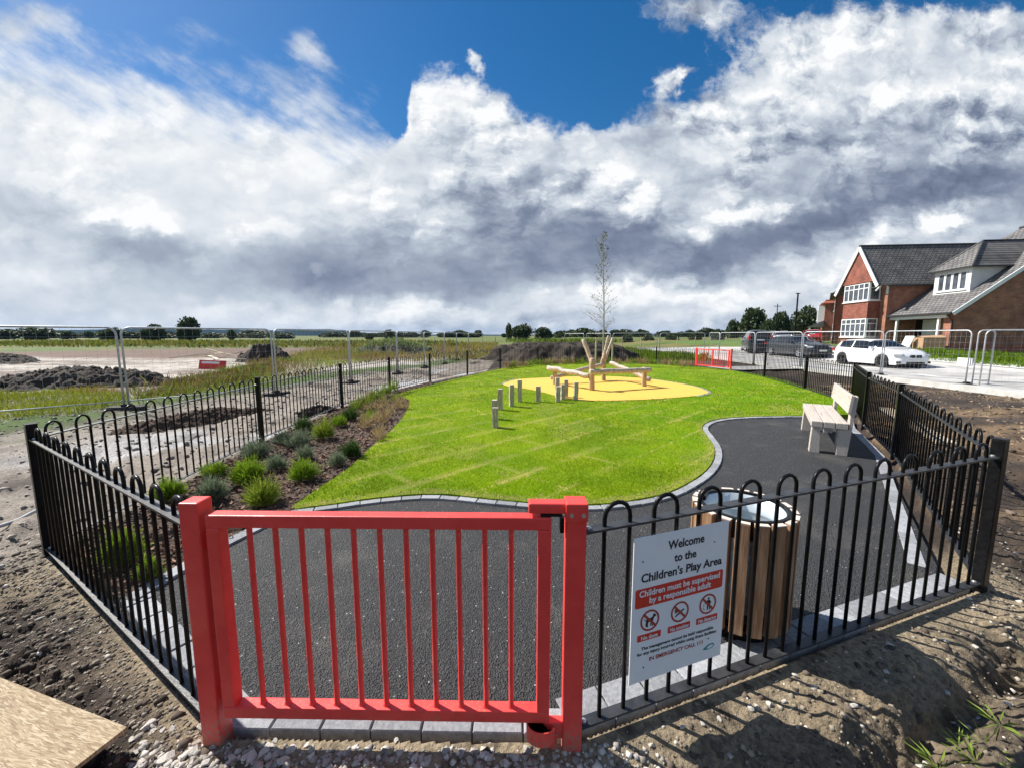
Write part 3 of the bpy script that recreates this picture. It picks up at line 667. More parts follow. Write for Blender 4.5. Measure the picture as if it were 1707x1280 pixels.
def text(s,x,z,size,mt,bold=0,width=None,y=-.0036,align='CENTER',parent=None):
    c=bpy.data.curves.new('lettering','FONT'); c.body=s; c.size=size; c.align_x=align; c.offset=bold; c.extrude=.0004; c.resolution_u=3
    o=bpy.data.objects.new('lettering',c); COL.objects.link(o); bpy.context.view_layer.update()
    dg=bpy.context.evaluated_depsgraph_get(); me=bpy.data.meshes.new_from_object(o.evaluated_get(dg)); bpy.data.objects.remove(o); 
    w=max(v.co.x for v in me.vertices)-min(v.co.x for v in me.vertices); k=width/w if width else 1
    me.transform(Matrix.Translation((x,y,z))@Matrix.Rotation(PI/2,4,'X')@Matrix.Diagonal((k,1,1,1)))
    me.materials.clear(); me.materials.append(M[mt]); return link('lettering',me,parent or sg)
X=lambda f:sw*f
Z=lambda f:sh_*(1-f)
text('Welcome',X(.535),Z(.115),sh_*.082,'signblack',.0011,X(.385))
text('to the',X(.53),Z(.208),sh_*.078,'signblack',.0011,X(.235))
text('Children\'s Play Area',X(.51),Z(.302),sh_*.080,'signblack',.0011,X(.86))
b=MB(); rect(b,X(.03),Z(.475),X(.965),Z(.345),r=.008); rb=b.build('red_band','signred',sg)
text('Children must be supervised',X(.497),Z(.398),sh_*.058,'signwhite',.0008,X(.86),y=-.0048,parent=rb); text('by a responsible adult',X(.497),Z(.452),sh_*.058,'signwhite',.0008,X(.66),y=-.0048,parent=rb)
def ring(mb,cx,cz,r0,r1,n=28):
    for i in range(n):
        a,c=2*PI*i/n,2*PI*(i+1)/n
        shape(mb,[(cx+r0*math.cos(a),cz+r0*math.sin(a)),(cx+r1*math.cos(a),cz+r1*math.sin(a)),(cx+r1*math.cos(c),cz+r1*math.sin(c)),(cx+r0*math.cos(c),cz+r0*math.sin(c))],-.0044)
rI=sh_*.073
for i,(fx,cap) in enumerate(((.185,'No dogs'),(.50,'No smoking'),(.81,'No littering'))):
    cx,cz=X(fx),Z(.575); ic=MB(); P=lambda q:[(cx+a*rI,cz+c*rI) for a,c in q]
    if i==0:
        for q in ([(-.42,.02),(-.3,.16),(.2,.2),(.32,.34),(.36,.5),(.46,.56),(.5,.46),(.66,.4),(.64,.28),(.46,.22),(.36,-.06),(.3,-.16),(-.28,-.14)],[(.22,-.1),(.34,-.1),(.36,-.6),(.26,-.6)],[(.1,-.1),(.2,-.1),(.16,-.58),(.06,-.58)],[(-.36,-.02),(-.2,-.12),(-.3,-.34),(-.26,-.6),(-.38,-.6),(-.44,-.34)],[(-.24,-.1),(-.12,-.12),(-.2,-.34),(-.14,-.6),(-.26,-.6),(-.3,-.34)],[(-.42,.02),(-.56,.2),(-.6,.18),(-.46,-.04)]): shape(ic,P(q))
    elif i==1:
        for q in ([(-.5,-.32),(-.42,-.44),(.5,.12),(.42,.24)],[(-.56,-.36),(-.48,-.48),(-.46,-.46),(-.54,-.34)]): shape(ic,P(q))
        for k in range(3): shape(ic,P([(-.5+.1*k,-.1+.05*k),(-.42+.1*k,-.1+.05*k),(-.5+.12*k,.18),(-.42+.1*k,.38),(-.5+.1*k,.38),(-.58+.12*k,.18)]))
    else:
        hd=[(.08+.11*math.cos(2*PI*k/10),.52+.11*math.sin(2*PI*k/10)) for k in range(10)]
        for q in (hd,[(-.08,.36),(.24,.36),(.28,-.04),(-.08,-.04)],[(-.08,-.02),(.08,-.02),(.06,-.62),(-.06,-.62)],[(.12,-.02),(.28,-.02),(.32,-.62),(.2,-.62)],[(-.08,.36),(-.36,.1),(-.3,.02),(-.06,.22)],[(.24,.36),(.44,.02),(.36,-.02),(.22,.2)],[(-.5,-.06),(-.42,-.06),(-.42,-.16),(-.5,-.16)],[(-.56,-.3),(-.46,-.28),(-.46,-.36),(-.56,-.38)],[(-.44,-.48),(-.34,-.46),(-.36,-.56),(-.46,-.56)]): shape(ic,P(q))
    io=ic.build('pictogram','signblack',sg)
    rg=MB(); ring(rg,cx,cz,rI*.84,rI); d=rI*.62; w_=rI*.075; shape(rg,[(cx-d-w_,cz+d-w_),(cx-d+w_,cz+d+w_),(cx+d+w_,cz-d+w_),(cx+d-w_,cz-d-w_)],-.0052)
    rg.build('prohibition_ring','signdark',sg)
    cb=MB(); rect(cb,X(fx-.12),Z(.71),X(fx+.12),Z(.665),r=.002); co_=cb.build('caption_bar','signred',sg); text(cap,X(fx),Z(.70),sh_*.036,'signwhite',.0005,X(.20 if i else .17),y=-.0048,parent=co_)
text('The management cannot be held responsible',X(.5),Z(.775),sh_*.03,'signblack',.0003,X(.78)); text('for any injury incurred whilst using these facilities',X(.5),Z(.81),sh_*.03,'signblack',.0003,X(.86))
text('IN EMERGENCY CALL 111',X(.49),Z(.865),sh_*.038,'signdark',.0004,X(.58))
lf=MB(); cx,cz=X(.86),Z(.905); shape(lf,[(cx+a*X(.06)-.0,cz+c*sh_*.02) for a,c in ((-1.25,-.55),(-.8,.25),(-.1,1),(.7,1),(1,.2),(.6,-.7),(-.1,-1),(-.8,-.85))]); lo_=lf.build('leaf_emblem','teal',sg)
l2=MB(); shape(l2,[(cx+a*X(.06),cz+c*sh_*.02) for a,c in ((-.55,-.25),(0,.5),(.6,.55),(.7,.1),(.3,-.45),(-.2,-.6))],-.0046); l2.build('leaf_highlight','signwhite',lo_)
sc_=MB()
for fx,fz in ((.09,.16),(.84,.13),(.14,.90),(.84,.84)): sc_.tube([(X(fx),-.0025,Z(fz)),(X(fx),-.0055,Z(fz))],.0028,8)
sc_.build('screw','trim',sg)
# ------------------------------------------------------------------ litter bin
bc=Vector((1.315,2.17,0)); bin_=thing('litter_bin',bc,'round litter bin of brown timber slats with a galvanised liner behind the fence','bin')
bin_.scale=(.87,.87,1); RB=.285; HB=.685; ns=18; sme=None
for k in range(ns):
    a=2*PI*k/ns
    if sme is None: sme=MB().box((RB,0,HB/2+.035),(.036,.076,HB-.07)).mesh('timber_slat','binwood')
    o=link('timber_slat',sme,bin_,.004); o.rotation_euler=(0,0,a)
    e=MB().box((RB,0,HB+.0025),(.034,.074,.005)).build('slat_end','binend',o)
rm=MB(); rm.lathe((0,0,0),[(.25,HB-.1),(.265,HB-.1),(.265,HB+.004),(.262,HB+.010),(.242,HB+.010),(.240,HB-.02),(.25,HB-.1)],36); rm_=MB(); rm_.lathe((0,0,0),[(.262,.12),(.266,.12),(.266,.17),(.262,.17),(.262,.12)],36); rm_.build('band','black',bin_); rm.build('rim','black',bin_); MB().box((-.19,.15,HB+.012),(.05,.12,.03),R(-35)).build('lock','black',bin_)
ln=MB(); ln.lathe((0,0,0),[(.236,HB-.012),(.240,HB-.004),(.232,HB-.006),(.230,HB-.10),(.226,HB-.105),(.230,HB-.11),(.228,HB-.18),(.224,HB-.185),(.228,HB-.19),(.215,.10),(.0001,.10)],36); ln.build('liner','liner',bin_,smoothf=True)
MB().lathe((0,0,0),[(.0001,.0),(.235,.0),(.235,.06),(.0001,.06)],30).build('base','black',bin_)
# ------------------------------------------------------------------ bench
ba=Vector((4.40,5.42,0)); bdir=(RT[-3]-RT[-2]).normalized(); brz=math.atan2(bdir.y,bdir.x)
bn_=thing('park_bench',ba,'pale chunky timber bench with one backrest plank on the tarmac','bench',brz); bn_.scale=(1,.67,1)
BL=1.75   # local x along the bench, local -y... the fence side is -y
sgn=-1
for k,y in enumerate((.205,.0,-.205)):
    MB().box((BL/2,y,.415),(BL,.192,.085)).build('seat_plank','benchwood',bn_,.008)
for x in (.10,BL-.10):
    b=MB(); b.add([(x+dx,y,z) for dx in(-.08,.08) for y,z in ((.30,0),(.12,0),(.14,.37),(.28,.37))],[(0,1,2,3),(4,7,6,5),(0,4,5,1),(1,5,6,2),(2,6,7,3),(3,7,4,0)]); b.build('leg','benchwood',bn_,.006)
    b=MB(); b.add([(x+dx,y,z) for dx in(-.08,.08) for y,z in ((-.15,0),(-.33,0),(-.42,.83),(-.325,.83),(-.315,.37),(-.15,.37))],[(0,1,2,3,4,5),(11,10,9,8,7,6)]+[(i,6+i,6+(i+1)%6,(i+1)%6) for i in range(6)]); b.build('back_leg','benchwood',bn_,.006)
b=MB(); b.box((0,0,0),(BL,.06,.25)); o=b.build('backrest','benchwood',bn_,.008); o.location=(BL/2,-.315,.72); o.rotation_euler=(R(8),0,0)
# ------------------------------------------------------------------ stepping posts on the lawn
def wobpost(mb,p0,p1,w,n=7,seg=5,rough=.006,taper=1.0):
    path=[Vector(p0).lerp(Vector(p1),i/seg)+Vector((random.uniform(-1,1),random.uniform(-1,1),0))*rough*(0 if i in(0,) else 1) for i in range(seg+1)]
    return mb.tube(path,[w*(1+(taper-1)*i/seg)*(1+random.uniform(-.04,.04)) for i in range(seg+1)],n)
ST=[(825.5,712,679),(824.5,698,666),(834,683,648),(853,677,641),(866.5,669.8,633.5),(897.5,669.5,643.5),(929,663,629.5),(930,669.8,644),(938,666,641),(943.5,662,633),(959.5,666.5,637)]
LB=['short weathered stepping post nearest the camera, at the near end of the row','low stepping post just behind the nearest one, mostly hidden','third stepping post from the near end, standing alone','fourth stepping post from the near end, beside the taller one','tallest thin stepping post at the left edge of the yellow surface','short wide stepping post standing alone in the gap of the row','stepping post mostly hidden behind another in the tight cluster','front left stepping post of the tight cluster','middle stepping post of the tight cluster','tall stepping post at the back of the tight cluster','rightmost round stepping post at the front of the yellow surface']
for (u,vb,vt),lb in zip(ST,LB):
    p=at(u,vb,.03); hgt=aty(u,vt,p.y).z-.03; b=MB(); w=.052*p.y/8.3 if p.y<9 else .06
    rn=5 if lb.startswith('rightmost') else 4
    wobpost(b,(0,0,-.1),(random.uniform(-.01,.01),0,hgt),.075 if rn==4 else .062,8 if rn==5 else 4,6,.004)
    o=b.build('timber_post','stump',bevel=.01); o.location=p; o.rotation_euler=(0,0,random.uniform(.5,1.0) if rn==4 else 0); tag(o,lb,'post','stepping posts across the lawn')
# ------------------------------------------------------------------ log balance frame
pf=thing('play_frame',(2.9,13.0,.042),'peeled log balancing frame with raised V posts on the yellow surface','play frame')
o0=Vector((2.9,13.0,.042))
def logp(u,v,Y): return aty(u,v,Y)-o0
def polelog(a,b,r,name,mt,seg=8,wob=.02):
    a,b=Vector(a),Vector(b); mb=MB(); path=[]
    for i in range(seg+1):
        t=i/seg; path.append(a.lerp(b,t)+Vector((random.uniform(-1,1),random.uniform(-1,1),random.uniform(-1,1)))*wob*(0 if i in(0,seg) else 1))
    rr_=[r*(1+random.uniform(-.05,.06)) for _ in path]; d=(b-a).normalized()
    path=[path[0]-d*.015]+path+[path[-1]+d*.015]; rr_=[rr_[0]*.8]+rr_+[rr_[-1]*.8]
    mb.tube(path,rr_,12); return mb.build(name,mt,pf,smoothf=True)
Ya,Yb,Yc,Yd=13.15,11.75,14.4,12.65
for u,v0,v1,Y,r in ((925,644,615,Ya,.075),(986,655,598,Yb,.085),(1006,638,590,Yc,.075),(1073,648,613,Yd,.08)):
    a=logp(u,v0,Y); b=logp(u,v1,Y); a.z=-.1; b.x=a.x; polelog(a,b,r,'upright_post','logend',5,.006)
polelog(logp(914,613.5,Ya+.05),logp(982,626.5,Yb+.02),.082,'balance_log','log',wob=.03)
polelog(logp(984,620,Yb-.12),logp(1084,617,Yd-.1),.082,'balance_log','log',wob=.012)
polelog(logp(1017,604.5,Yc-.1),logp(1083,632.5,Yd+.1),.075,'balance_log','log',wob=.015)
polelog(logp(919,630,Ya+.1),logp(1006,607,Yc-.1),.072,'balance_log','log',wob=.015)
for (u0,v0,u1,v1,dy0,dy1,w) in ((989,612,972.5,566.5,0,.25,.13),(1001,612,1014.5,561,.1,.0,.085),(1005,611,1021.5,564.5,.2,.3,.085)):
    a=logp(u0,v0,Yc+dy0); b=logp(u1,v1,Yc+dy1); polelog(a,b,w*.60,'leaning_pole','stump' if w>.1 else 'log',6,.01)
# ------------------------------------------------------------------ plants
def leafquads(P,D,Ln,Wd,col,bend=.0):
    "one leaf or blade each: root P, direction D, length, width -> 4-point blade"
    n=len(P); D=D/np.linalg.norm(D,axis=1,keepdims=True); r=rng.normal(size=(n,3)); S=np.cross(D,r); S/=np.linalg.norm(S,axis=1,keepdims=True)+1e-9
    mid=P+D*(Ln*.55)[:,None]; tip=P+D*Ln[:,None]; tip[:,2]-=bend*Ln; w=(Wd*.5)[:,None]
    V=np.stack([P-S*w*.6,mid-S*w,tip,mid+S*w],1).reshape(-1,3); Fq=np.arange(4*n).reshape(-1,4); C=np.repeat(col,4,0); return V,Fq,C
def tints(n,a,b,jit=.18):
    t=rng.random((n,1)); c=np.array(a)*(1-t)+np.array(b)*t; return c*(1+rng.uniform(-jit,jit,(n,1)))
def clump(n,r,h,ca,cb,wid=.006,spread=.75,core=.5,fluffy=False):
    th_=rng.random(n)*2*PI; el=np.arccos(1-rng.random(n)*spread); D=np.stack([np.sin(el)*np.cos(th_),np.sin(el)*np.sin(th_),np.cos(el)+.12],1)
    k=rng.uniform(.25,core,n)[:,None]; P=D*np.array([r,r,h])*k*rng.uniform(.3,1,(n,1))
    lob=(1+.22*np.sin(th_*3+rng.uniform(0,6))+.16*np.sin(th_*5+rng.uniform(0,6)))[:,None]
    E=D*np.array([r,r,h])*rng.uniform(.70,1.08,(n,1))*lob
    if fluffy:
        P=E*rng.uniform(.35,.9,(n,1)); E=P+(E-P)*.2+(D*np.array([.7,.7,1.1])+rng.normal(size=(n,3))*.45)*h*rng.uniform(.12,.34,(n,1))
    P[:,2]=np.maximum(P[:,2],0.0)
    d=E-P; Ln=np.linalg.norm(d,axis=1)
    return leafquads(P,d,Ln,np.full(n,wid)*rng.uniform(.7,1.3,n),tints(n,ca,cb),.02)
green=((.13,.24,.012),(.30,.42,.035)); grey=((.12,.155,.085),(.26,.31,.20)); dkg=((.035,.075,.018),(.08,.14,.03)); yg=((.16,.25,.02),(.32,.38,.05)); tan=((.30,.21,.09),(.46,.36,.18))
SH=[('A',283,835,54,36,green,'bushy green shrub','low green mulch shrub at the left, beside the fence'),
('B',353,840,56,44,grey,'shrub','grey green wispy lavender clump behind the left red gate post'),
('C',415,808,62,42,green,'shrub','broad bright green shrub in the middle of the mulch bed'),
('D',438,846,58,45,yg,'shrub','bright green shrub just above the red gate rail'),
('E',507,803,53,36,green,'shrub','round bright green shrub nearest the lawn edge'),
('F',461,786,46,28,grey,'shrub','grey lavender clump between the two bright green shrubs'),
('G',357,795,48,24,green,'shrub','dull green shrub behind the grey clump near the left gate post'),
('H',426,764,60,30,grey,'shrub','wide grey lavender clump close to the second fence post'),
('I',497,747,56,30,grey,'shrub','grey green lavender clump in the middle of the mulch bed'),
('J',509,768,38,26,grey,'shrub','small grey lavender clump in front of the wider grey green one'),
('K',562,779,36,26,grey,'shrub','small grey lavender clump with a darker neighbour near the lawn edge'),
('L',586,765,42,30,dkg,'shrub','dark grey green lavender clump closest to the lawn edge'),
('M',507,724,34,30,dkg,'shrub','upright dark green shrub beside the fence halfway along the bed'),
('N',540,735,42,34,yg,'shrub','yellow green grassy plant beside the upright dark shrub'),
('O',566,713,32,22,green,'shrub','small green shrub behind the yellow green grassy plant'),
('P',473,741,38,24,grey,'shrub','grey lavender clump by the fence left of the upright dark shrub'),
('Q',583,703,34,24,dkg,'shrub','dark grey green shrub farthest along the fence'),
('S',205,948,58,62,green,'shrub','tall green shrub seen through the near left fence bars'),
('T',250,968,34,40,green,'shrub','smaller green shrub at the bed edge behind the near left fence')]
for k,u,v,w,hp,(ca,cb),_,lb in SH:
    p=at(u,v-hp*.10,.014); zc_=p.y*cp+1.5*sp; r=w/2*zc_/F*.86; h=hp*zc_/F*.74
    n=int(np.clip(2600*(w/45),1500,4200)); V,Fq,C=clump(n,r,h*1.05,ca,cb,.0062 if (ca,cb)!=grey else .0042,.8,.5,True)
    o=npmesh('lavender_shrub' if (ca,cb)==grey else 'leafy_shrub',V,Fq,'blade',C); o.location=(p.x,p.y,.01); tag(o,lb,'shrub','shrubs in the mulch bed')
# dry ornamental grasses at the far end of the bed
for i in range(26):
    u=random.uniform(602,676); v=random.uniform(668,742)
    p=at(u,v,.014)
    if not inpoly(np.array([p.x]),np.array([p.y]),bed)[0]: continue
    V,Fq,C=clump(130,.16,.26,*(tan if random.random()<.8 else yg),.006,.9); o=npmesh('dry_grass_clump',V,Fq,'blade',C); o.location=p; tag(o,'straw coloured ornamental grass clump at the far end of the mulch bed','grass clump','straw grass clumps in the mulch bed')
for i in range(13):
    t=i/12; p=at(590+70*t,690-36*t+random.uniform(-3,3),.014)
    V,Fq,C=clump(150,.15,.33,*yg,.007,.6); o=npmesh('grass_plant',V,Fq,'blade',C); o.location=p; tag(o,'yellow green grassy plant in the row along the fence past the shrubs','grass clump','green grass plants along the left fence')
bks=spline([p for p in BK],10,False)
for i in range(44):
    q=bks[int(i/44*(len(bks)-1))]; c=Vector((3.5,15,0)); p=q+(c-q).normalized()*random.uniform(.25,.8)
    V,Fq,C=clump(110,.26,.42,*(tan if random.random()<.62 else yg),.016,.8); o=npmesh('border_plant',V,Fq,'blade',C); o.location=p; tag(o,'small tan and green border plant in the row along the far fence','border plant','border plants along the far fence')
# mulch chips
n=9000; bx=np.array([p.x for p in bed]);by=np.array([p.y for p in bed]); X_=rng.uniform(bx.min(),bx.max(),n*3); Y_=by.min()+(by.max()-by.min())*rng.random(n*3)**1.5; k=inpoly(X_,Y_,bed); X_,Y_=X_[k][:n],Y_[k][:n]; n=len(X_)
P=np.stack([X_,Y_,np.full(n,.018)+rng.random(n)*.018],1); D=np.stack([rng.normal(size=n),rng.normal(size=n),rng.normal(size=n)*.35],1)
V,Fq,C=leafquads(P,D,rng.uniform(.03,.085,n),rng.uniform(.012,.028,n),tints(n,(.06,.033,.022),(.30,.165,.10),.3)*np.where(rng.random((n,1))<.1,1.6,1)); o=npmesh('bark_chips',V,Fq,'matte',C); o['kind']='stuff'
# lawn blades
lx=np.array([p.x for p in lawn_out]);ly=np.array([p.y for p in lawn_out])
def scatter(poly,n,dens):
    px=np.array([p[0] for p in poly]);py=np.array([p[1] for p in poly]); ox=[];oy=[];tot=0
    while tot<n:
        x=rng.uniform(px.min(),px.max(),200000);y=rng.uniform(py.min(),py.max(),200000); k=inpoly(x,y,poly)&(rng.random(200000)<dens(x,y)); ox.append(x[k]);oy.append(y[k]);tot+=k.sum()
    return np.concatenate(ox)[:n],np.concatenate(oy)[:n]
x,y=scatter(lawn_out,190000,lambda x,y:np.clip((3.2/np.hypot(x,y))**2.2,0,1)); k=~inpoly(x,y,yelo); x,y=x[k],y[k]; n=len(x)
d=np.hypot(x,y); D=np.stack([rng.normal(size=n)*.55,rng.normal(size=n)*.55,np.ones(n)],1); sc=np.clip(d/6,1,2.2)
n1=fbm(x*1.1,y*1.1,4,5); ed=ss(.16,.03,distpoly(x,y,lawn_path,False)); vv=(-x+y)*.7071; uu=(x+y)*.7071; rw=np.floor(vv/.62); seam=np.maximum(ss(.10,.03,(.31-np.abs(((vv/.62)%1)*.62-.31))),ss(.06,.02,1.1-np.abs(((uu/2.2+rw*.5)%1)*2.2-1.1)))*ss(.38,.50,fbm(x*.45+3,y*.45,3,12))*ss(11,7,np.hypot(x,y))*ss(.36,.56,fbm(x*2.2,y*2.2,4,13))
stw=np.maximum(np.maximum(np.clip(seam*1.6,0,.92),ss(.60,.72,fbm(x*1.3,y*1.3,4,66))*.45),ed*.75)
col=tints(n,(.185,.315,.003),(.265,.385,.004),.10); col=col*(1+(n1-.5)[:,None]*1.1); col=col*np.stack([1-.42*ss(.5,5.5,x-.15*y+fbm(x*.5,y*.5,3,2)*2),1-.10*ss(.5,5.5,x-.15*y),np.ones(n)],1); col=np.where(rng.random((n,1))<stw[:,None],tints(n,(.52,.42,.17),(.66,.55,.27)),col)
V,Fq,C=leafquads(np.stack([x,y,np.full(n,.026)],1),D,rng.uniform(.018,.042,n)*np.sqrt(sc)*(1-.45*seam)*(.7+.6*fbm(x*4,y*4,3,8)),rng.uniform(.003,.0055,n)*sc,col,.1); o=npmesh('lawn_grass',V,Fq,'blade',C); tag(o,None,None,None,'stuff')
# ------------------------------------------------------------------ rough grass and weeds outside
def tufts(name,poly,n,h,w,ca,cb,lean=.3,dens=None,top=None):
    x,y=scatter(poly,n,dens or (lambda x,y:np.ones_like(x)))
    z=ground(x,y)-.01; m=fbm(x*.9,y*.9,3,77); D=np.stack([rng.normal(size=len(x))*lean,rng.normal(size=len(x))*lean,np.ones(len(x))],1)
    c=tints(len(x),ca,cb)
    if top is not None: c=np.where((fbm(x*.5,y*.5,3,44)>.52)[:,None]&(rng.random((len(x),1))<.75),tints(len(x),*top),c)
    V,Fq,C=leafquads(np.stack([x,y,z],1),D,h*rng.uniform(.4,1.1,len(x))*(.45+1.1*m),w*rng.uniform(.6,1.3,len(x)),c,.08)
    o=npmesh(name,V,Fq,'blade',C); o['kind']='stuff'; return o
brn=((.16,.10,.045),(.27,.19,.085))
tufts('weeds',[p for p in up_([(-160,690),(-160,655),(40,656),(150,648),(205,652),(212,668),(160,682),(60,694),(-40,705)])],9000,.27,.014,(.16,.20,.02),(.30,.32,.04),.35,top=((.22,.15,.04),(.34,.26,.08)))
tufts('weeds',up_([(205,655),(330,628),(450,600),(560,588),(640,580),(700,583),(650,600),(560,612),(470,640),(350,662),(230,676)]),15000,.55,.022,(.14,.18,.02),(.26,.29,.05),.35,top=brn)
tufts('rough_grass',up_([(455,600),(540,582),(640,573),(830,572),(830,590),(790,600),(730,604),(640,603),(560,606)]),16000,.55,.05,(.20,.20,.03),(.36,.29,.08),.3,top=brn)
tufts('rough_grass',[(9.5,27.5),(13.3,26.5),(14,30),(13,44),(4,46),(3,33),(8.6,30.5)],16000,.55,.05,(.09,.16,.012),(.20,.27,.03),.25)
bank=[(22.2,11),(26.5,11),(26.4,26.6),(23.6,28),(22.6,24)]
tufts('long_grass',bank,26000,.42,.03,(.085,.17,.008),(.20,.29,.018),.4)
for (u,v) in ((1600,1225),(1640,1240),(1570,1262),(1665,1215),(1625,1270)):
    p=at(u,v,-.05); nn=16; a=rng.random(nn)*2*PI; D=np.stack([np.cos(a),np.sin(a),rng.uniform(.15,.7,nn)],1)
    V,Fq,C=leafquads(np.tile(np.array([[0,0,0.]]),(nn,1)),D,rng.uniform(.06,.13,nn),rng.uniform(.006,.011,nn),tints(nn,(.16,.24,.03),(.30,.38,.08)),.1); o=npmesh('weed',V,Fq,'blade',C); o.location=(p.x,p.y,gz1(p.x,p.y)); tag(o,'small pale green weed on the bare soil in the bottom right corner','weed','weeds in the near bare soil')
# ------------------------------------------------------------------ stones
def stonemesh(seed,sub=3):
    bm=bmesh.new(); bmesh.ops.create_icosphere(bm,subdivisions=sub,radius=1); r=np.random.default_rng(seed)
    pl=[(Vector(r.normal(size=3)).normalized(),r.uniform(.30,.70)) for _ in range(9)]
    for v in bm.verts:
        for nn,dd in pl:
            k=v.co.dot(nn)-dd
            if k>0: v.co-=nn*k
        v.co.z*=.62
    me=bpy.data.meshes.new('stone'); bm.to_mesh(me); bm.free(); me.materials.append(M['stone']); return me
SM=[stonemesh(i) for i in range(6)]
for i in range(96):
    if i<62 and i%3==2: continue
    u,v=(random.uniform(215,480),random.uniform(1222,1300)) if i<62 else ((random.uniform(395,960),random.uniform(1222,1275)) if i<80 else (random.uniform(985,1700),random.uniform(1000,1270)))
    if i>=80 and v<1215-(u-985)*.33+30: v=1215-(u-985)*.30+60
    p=at(u,v,-.05); s=random.uniform(.012,.032) if i<62 else random.uniform(.010,.022)
    o=link('stone',SM[i%6]); o.location=(p.x,p.y,gz1(p.x,p.y)+s*.2); o.scale=(s*random.uniform(.8,1.4),s,s); o.rotation_euler=(random.uniform(-.4,.4),random.uniform(-.4,.4),random.uniform(0,6)); tag(o,'pale broken limestone lump in the rubble by the left foot of the near gate' if i<62 else ('pale stone lying on the soil under the red gate' if i<80 else 'pale stone on the bare soil in front of the right hand fence'),'stone','stones in the front soil')
def pebbles(n,xf,yf,smin,smax,ca,cb,keep):
    x=xf(n);y=yf(n); k=keep(x,y); x,y=x[k],y[k]; n=len(x); z=ground(x,y)
    base=np.array([(1,0,-.3),(-.5,.87,-.3),(-.5,-.87,-.3),(.5,.87,.35),(-1,0,.35),(.5,-.87,.35),(0,0,.75)]); tri=np.array([(0,1,3),(1,4,3),(1,2,4),(2,5,4),(2,0,5),(0,3,5),(3,4,6),(4,5,6),(5,3,6)])
    a=rng.random(n)*2*PI; s=smin+(smax-smin)*rng.random(n)**3; R_=np.stack([np.cos(a),-np.sin(a),np.sin(a),np.cos(a)],1).reshape(n,2,2)
    B=base[None]*rng.uniform(.6,1.3,(n,7,3)); xy=np.einsum('nij,nkj->nki',R_,B[...,:2]); V=np.concatenate([xy,B[...,2:]],2)*s[:,None,None]; V[...,0]+=x[:,None];V[...,1]+=y[:,None];V[...,2]+=z[:,None]
    Fq=(tri[None]+np.arange(n)[:,None,None]*7).reshape(-1,3); C=np.repeat(tints(n,ca,cb,.3),7,0)
    o=npmesh('gravel',V.reshape(-1,3),Fq,'matte',C); o['kind']='stuff'; return o
ot=lambda x,y:~inpoly(x,y,FENCE)&(distpoly(x,y,FENCE)>.03)
spl=lambda x,y:ot(x,y)&(rng.random(len(x))<ss(.75,.05,distpoly(x,y,[LC,GL,GR,RT[-1]],False)+(fbm(x*2,y*2,3,5)-.5)*.9)+.10)
pebbles(20000,lambda n:rng.uniform(-4.2,4.2,n),lambda n:rng.uniform(.6,3.4,n),.0035,.016,(.13,.10,.072),(.38,.33,.25),spl)
pebbles(7000,lambda n:rng.uniform(-4.4,4.4,n),lambda n:rng.uniform(.6,3.6,n),.004,.024,(.06,.046,.034),(.15,.115,.085),ot)
pebbles(1500,lambda n:rng.uniform(-4.4,4.4,n),lambda n:rng.uniform(.6,3.6,n),.006,.024,(.4,.36,.3),(.62,.58,.52),ot)
pebbles(5000,lambda n:rng.uniform(-10,-3.6,n),lambda n:rng.uniform(2.5,20,n),.008,.055,(.10,.085,.07),(.34,.29,.24),ot)
pebbles(4500,lambda n:rng.uniform(4,14,n),lambda n:rng.uniform(2.2,13,n),.008,.06,(.05,.035,.025),(.22,.16,.11),ot)
pebbles(2600,lambda n:rng.uniform(-1.5,.6,n),lambda n:rng.uniform(1.0,1.44,n),.006,.022,(.26,.23,.19),(.62,.58,.52),ot)
tufts('weeds',up_([(225,664),(265,648),(300,634),(400,616),(462,604),(475,618),(400,638),(310,654)]),12000,.30,.025,(.075,.05,.022),(.17,.115,.05),.3,top=((.13,.15,.02),(.22,.22,.04)))
pebbles(16000,lambda n:rng.uniform(-3.7,-1.1,n),lambda n:rng.uniform(1.2,2.9,n),.003,.013,(.10,.08,.06),(.36,.31,.24),lambda x,y:ot(x,y)&(distpoly(x,y,[LC,GL],False)<.10+.5*rng.random(len(x))**2))
pebbles(3500,lambda n:rng.uniform(-4.2,-1.0,n),lambda n:rng.uniform(.7,3.0,n),.006,.030,(.035,.024,.017),(.095,.07,.05),lambda x,y:ot(x,y)&(fbm(x*3,y*3,3,31)>.46))
tufts('rough_grass',[(-150,70),(-60,58),(-12,52),(-6,60),(-14,95),(-120,110)],9000,.9,.30,(.07,.12,.012),(.24,.22,.05),.3,top=((.10,.13,.02),(.27,.22,.07)))
# sticks in the straw-coloured turned soil at the right
x=rng.uniform(6.5,14,2600); y=rng.uniform(4.5,13,2600); k=ot(x,y)&(fbm(x*.5,y*2.2,5,14)>.48); x,y=x[k],y[k]; n=len(x); a=rng.normal(0,.5,n)+.2
V,Fq,C=leafquads(np.stack([x,y,ground(x,y)+.01],1),np.stack([np.cos(a),np.sin(a),rng.normal(size=n)*.1],1),rng.uniform(.08,.35,n),rng.uniform(.01,.025,n),tints(n,(.25,.17,.09),(.45,.33,.19))); o=npmesh('straw_litter',V,Fq,'matte',C); o['kind']='stuff'
# ------------------------------------------------------------------ boards, pipes, debris
c0=at(212,1214,.0); bo_=MB(); bo_.box((0,0,0),(1.22,.9,.018)); o=bo_.build('chipboard_sheet','osb'); 
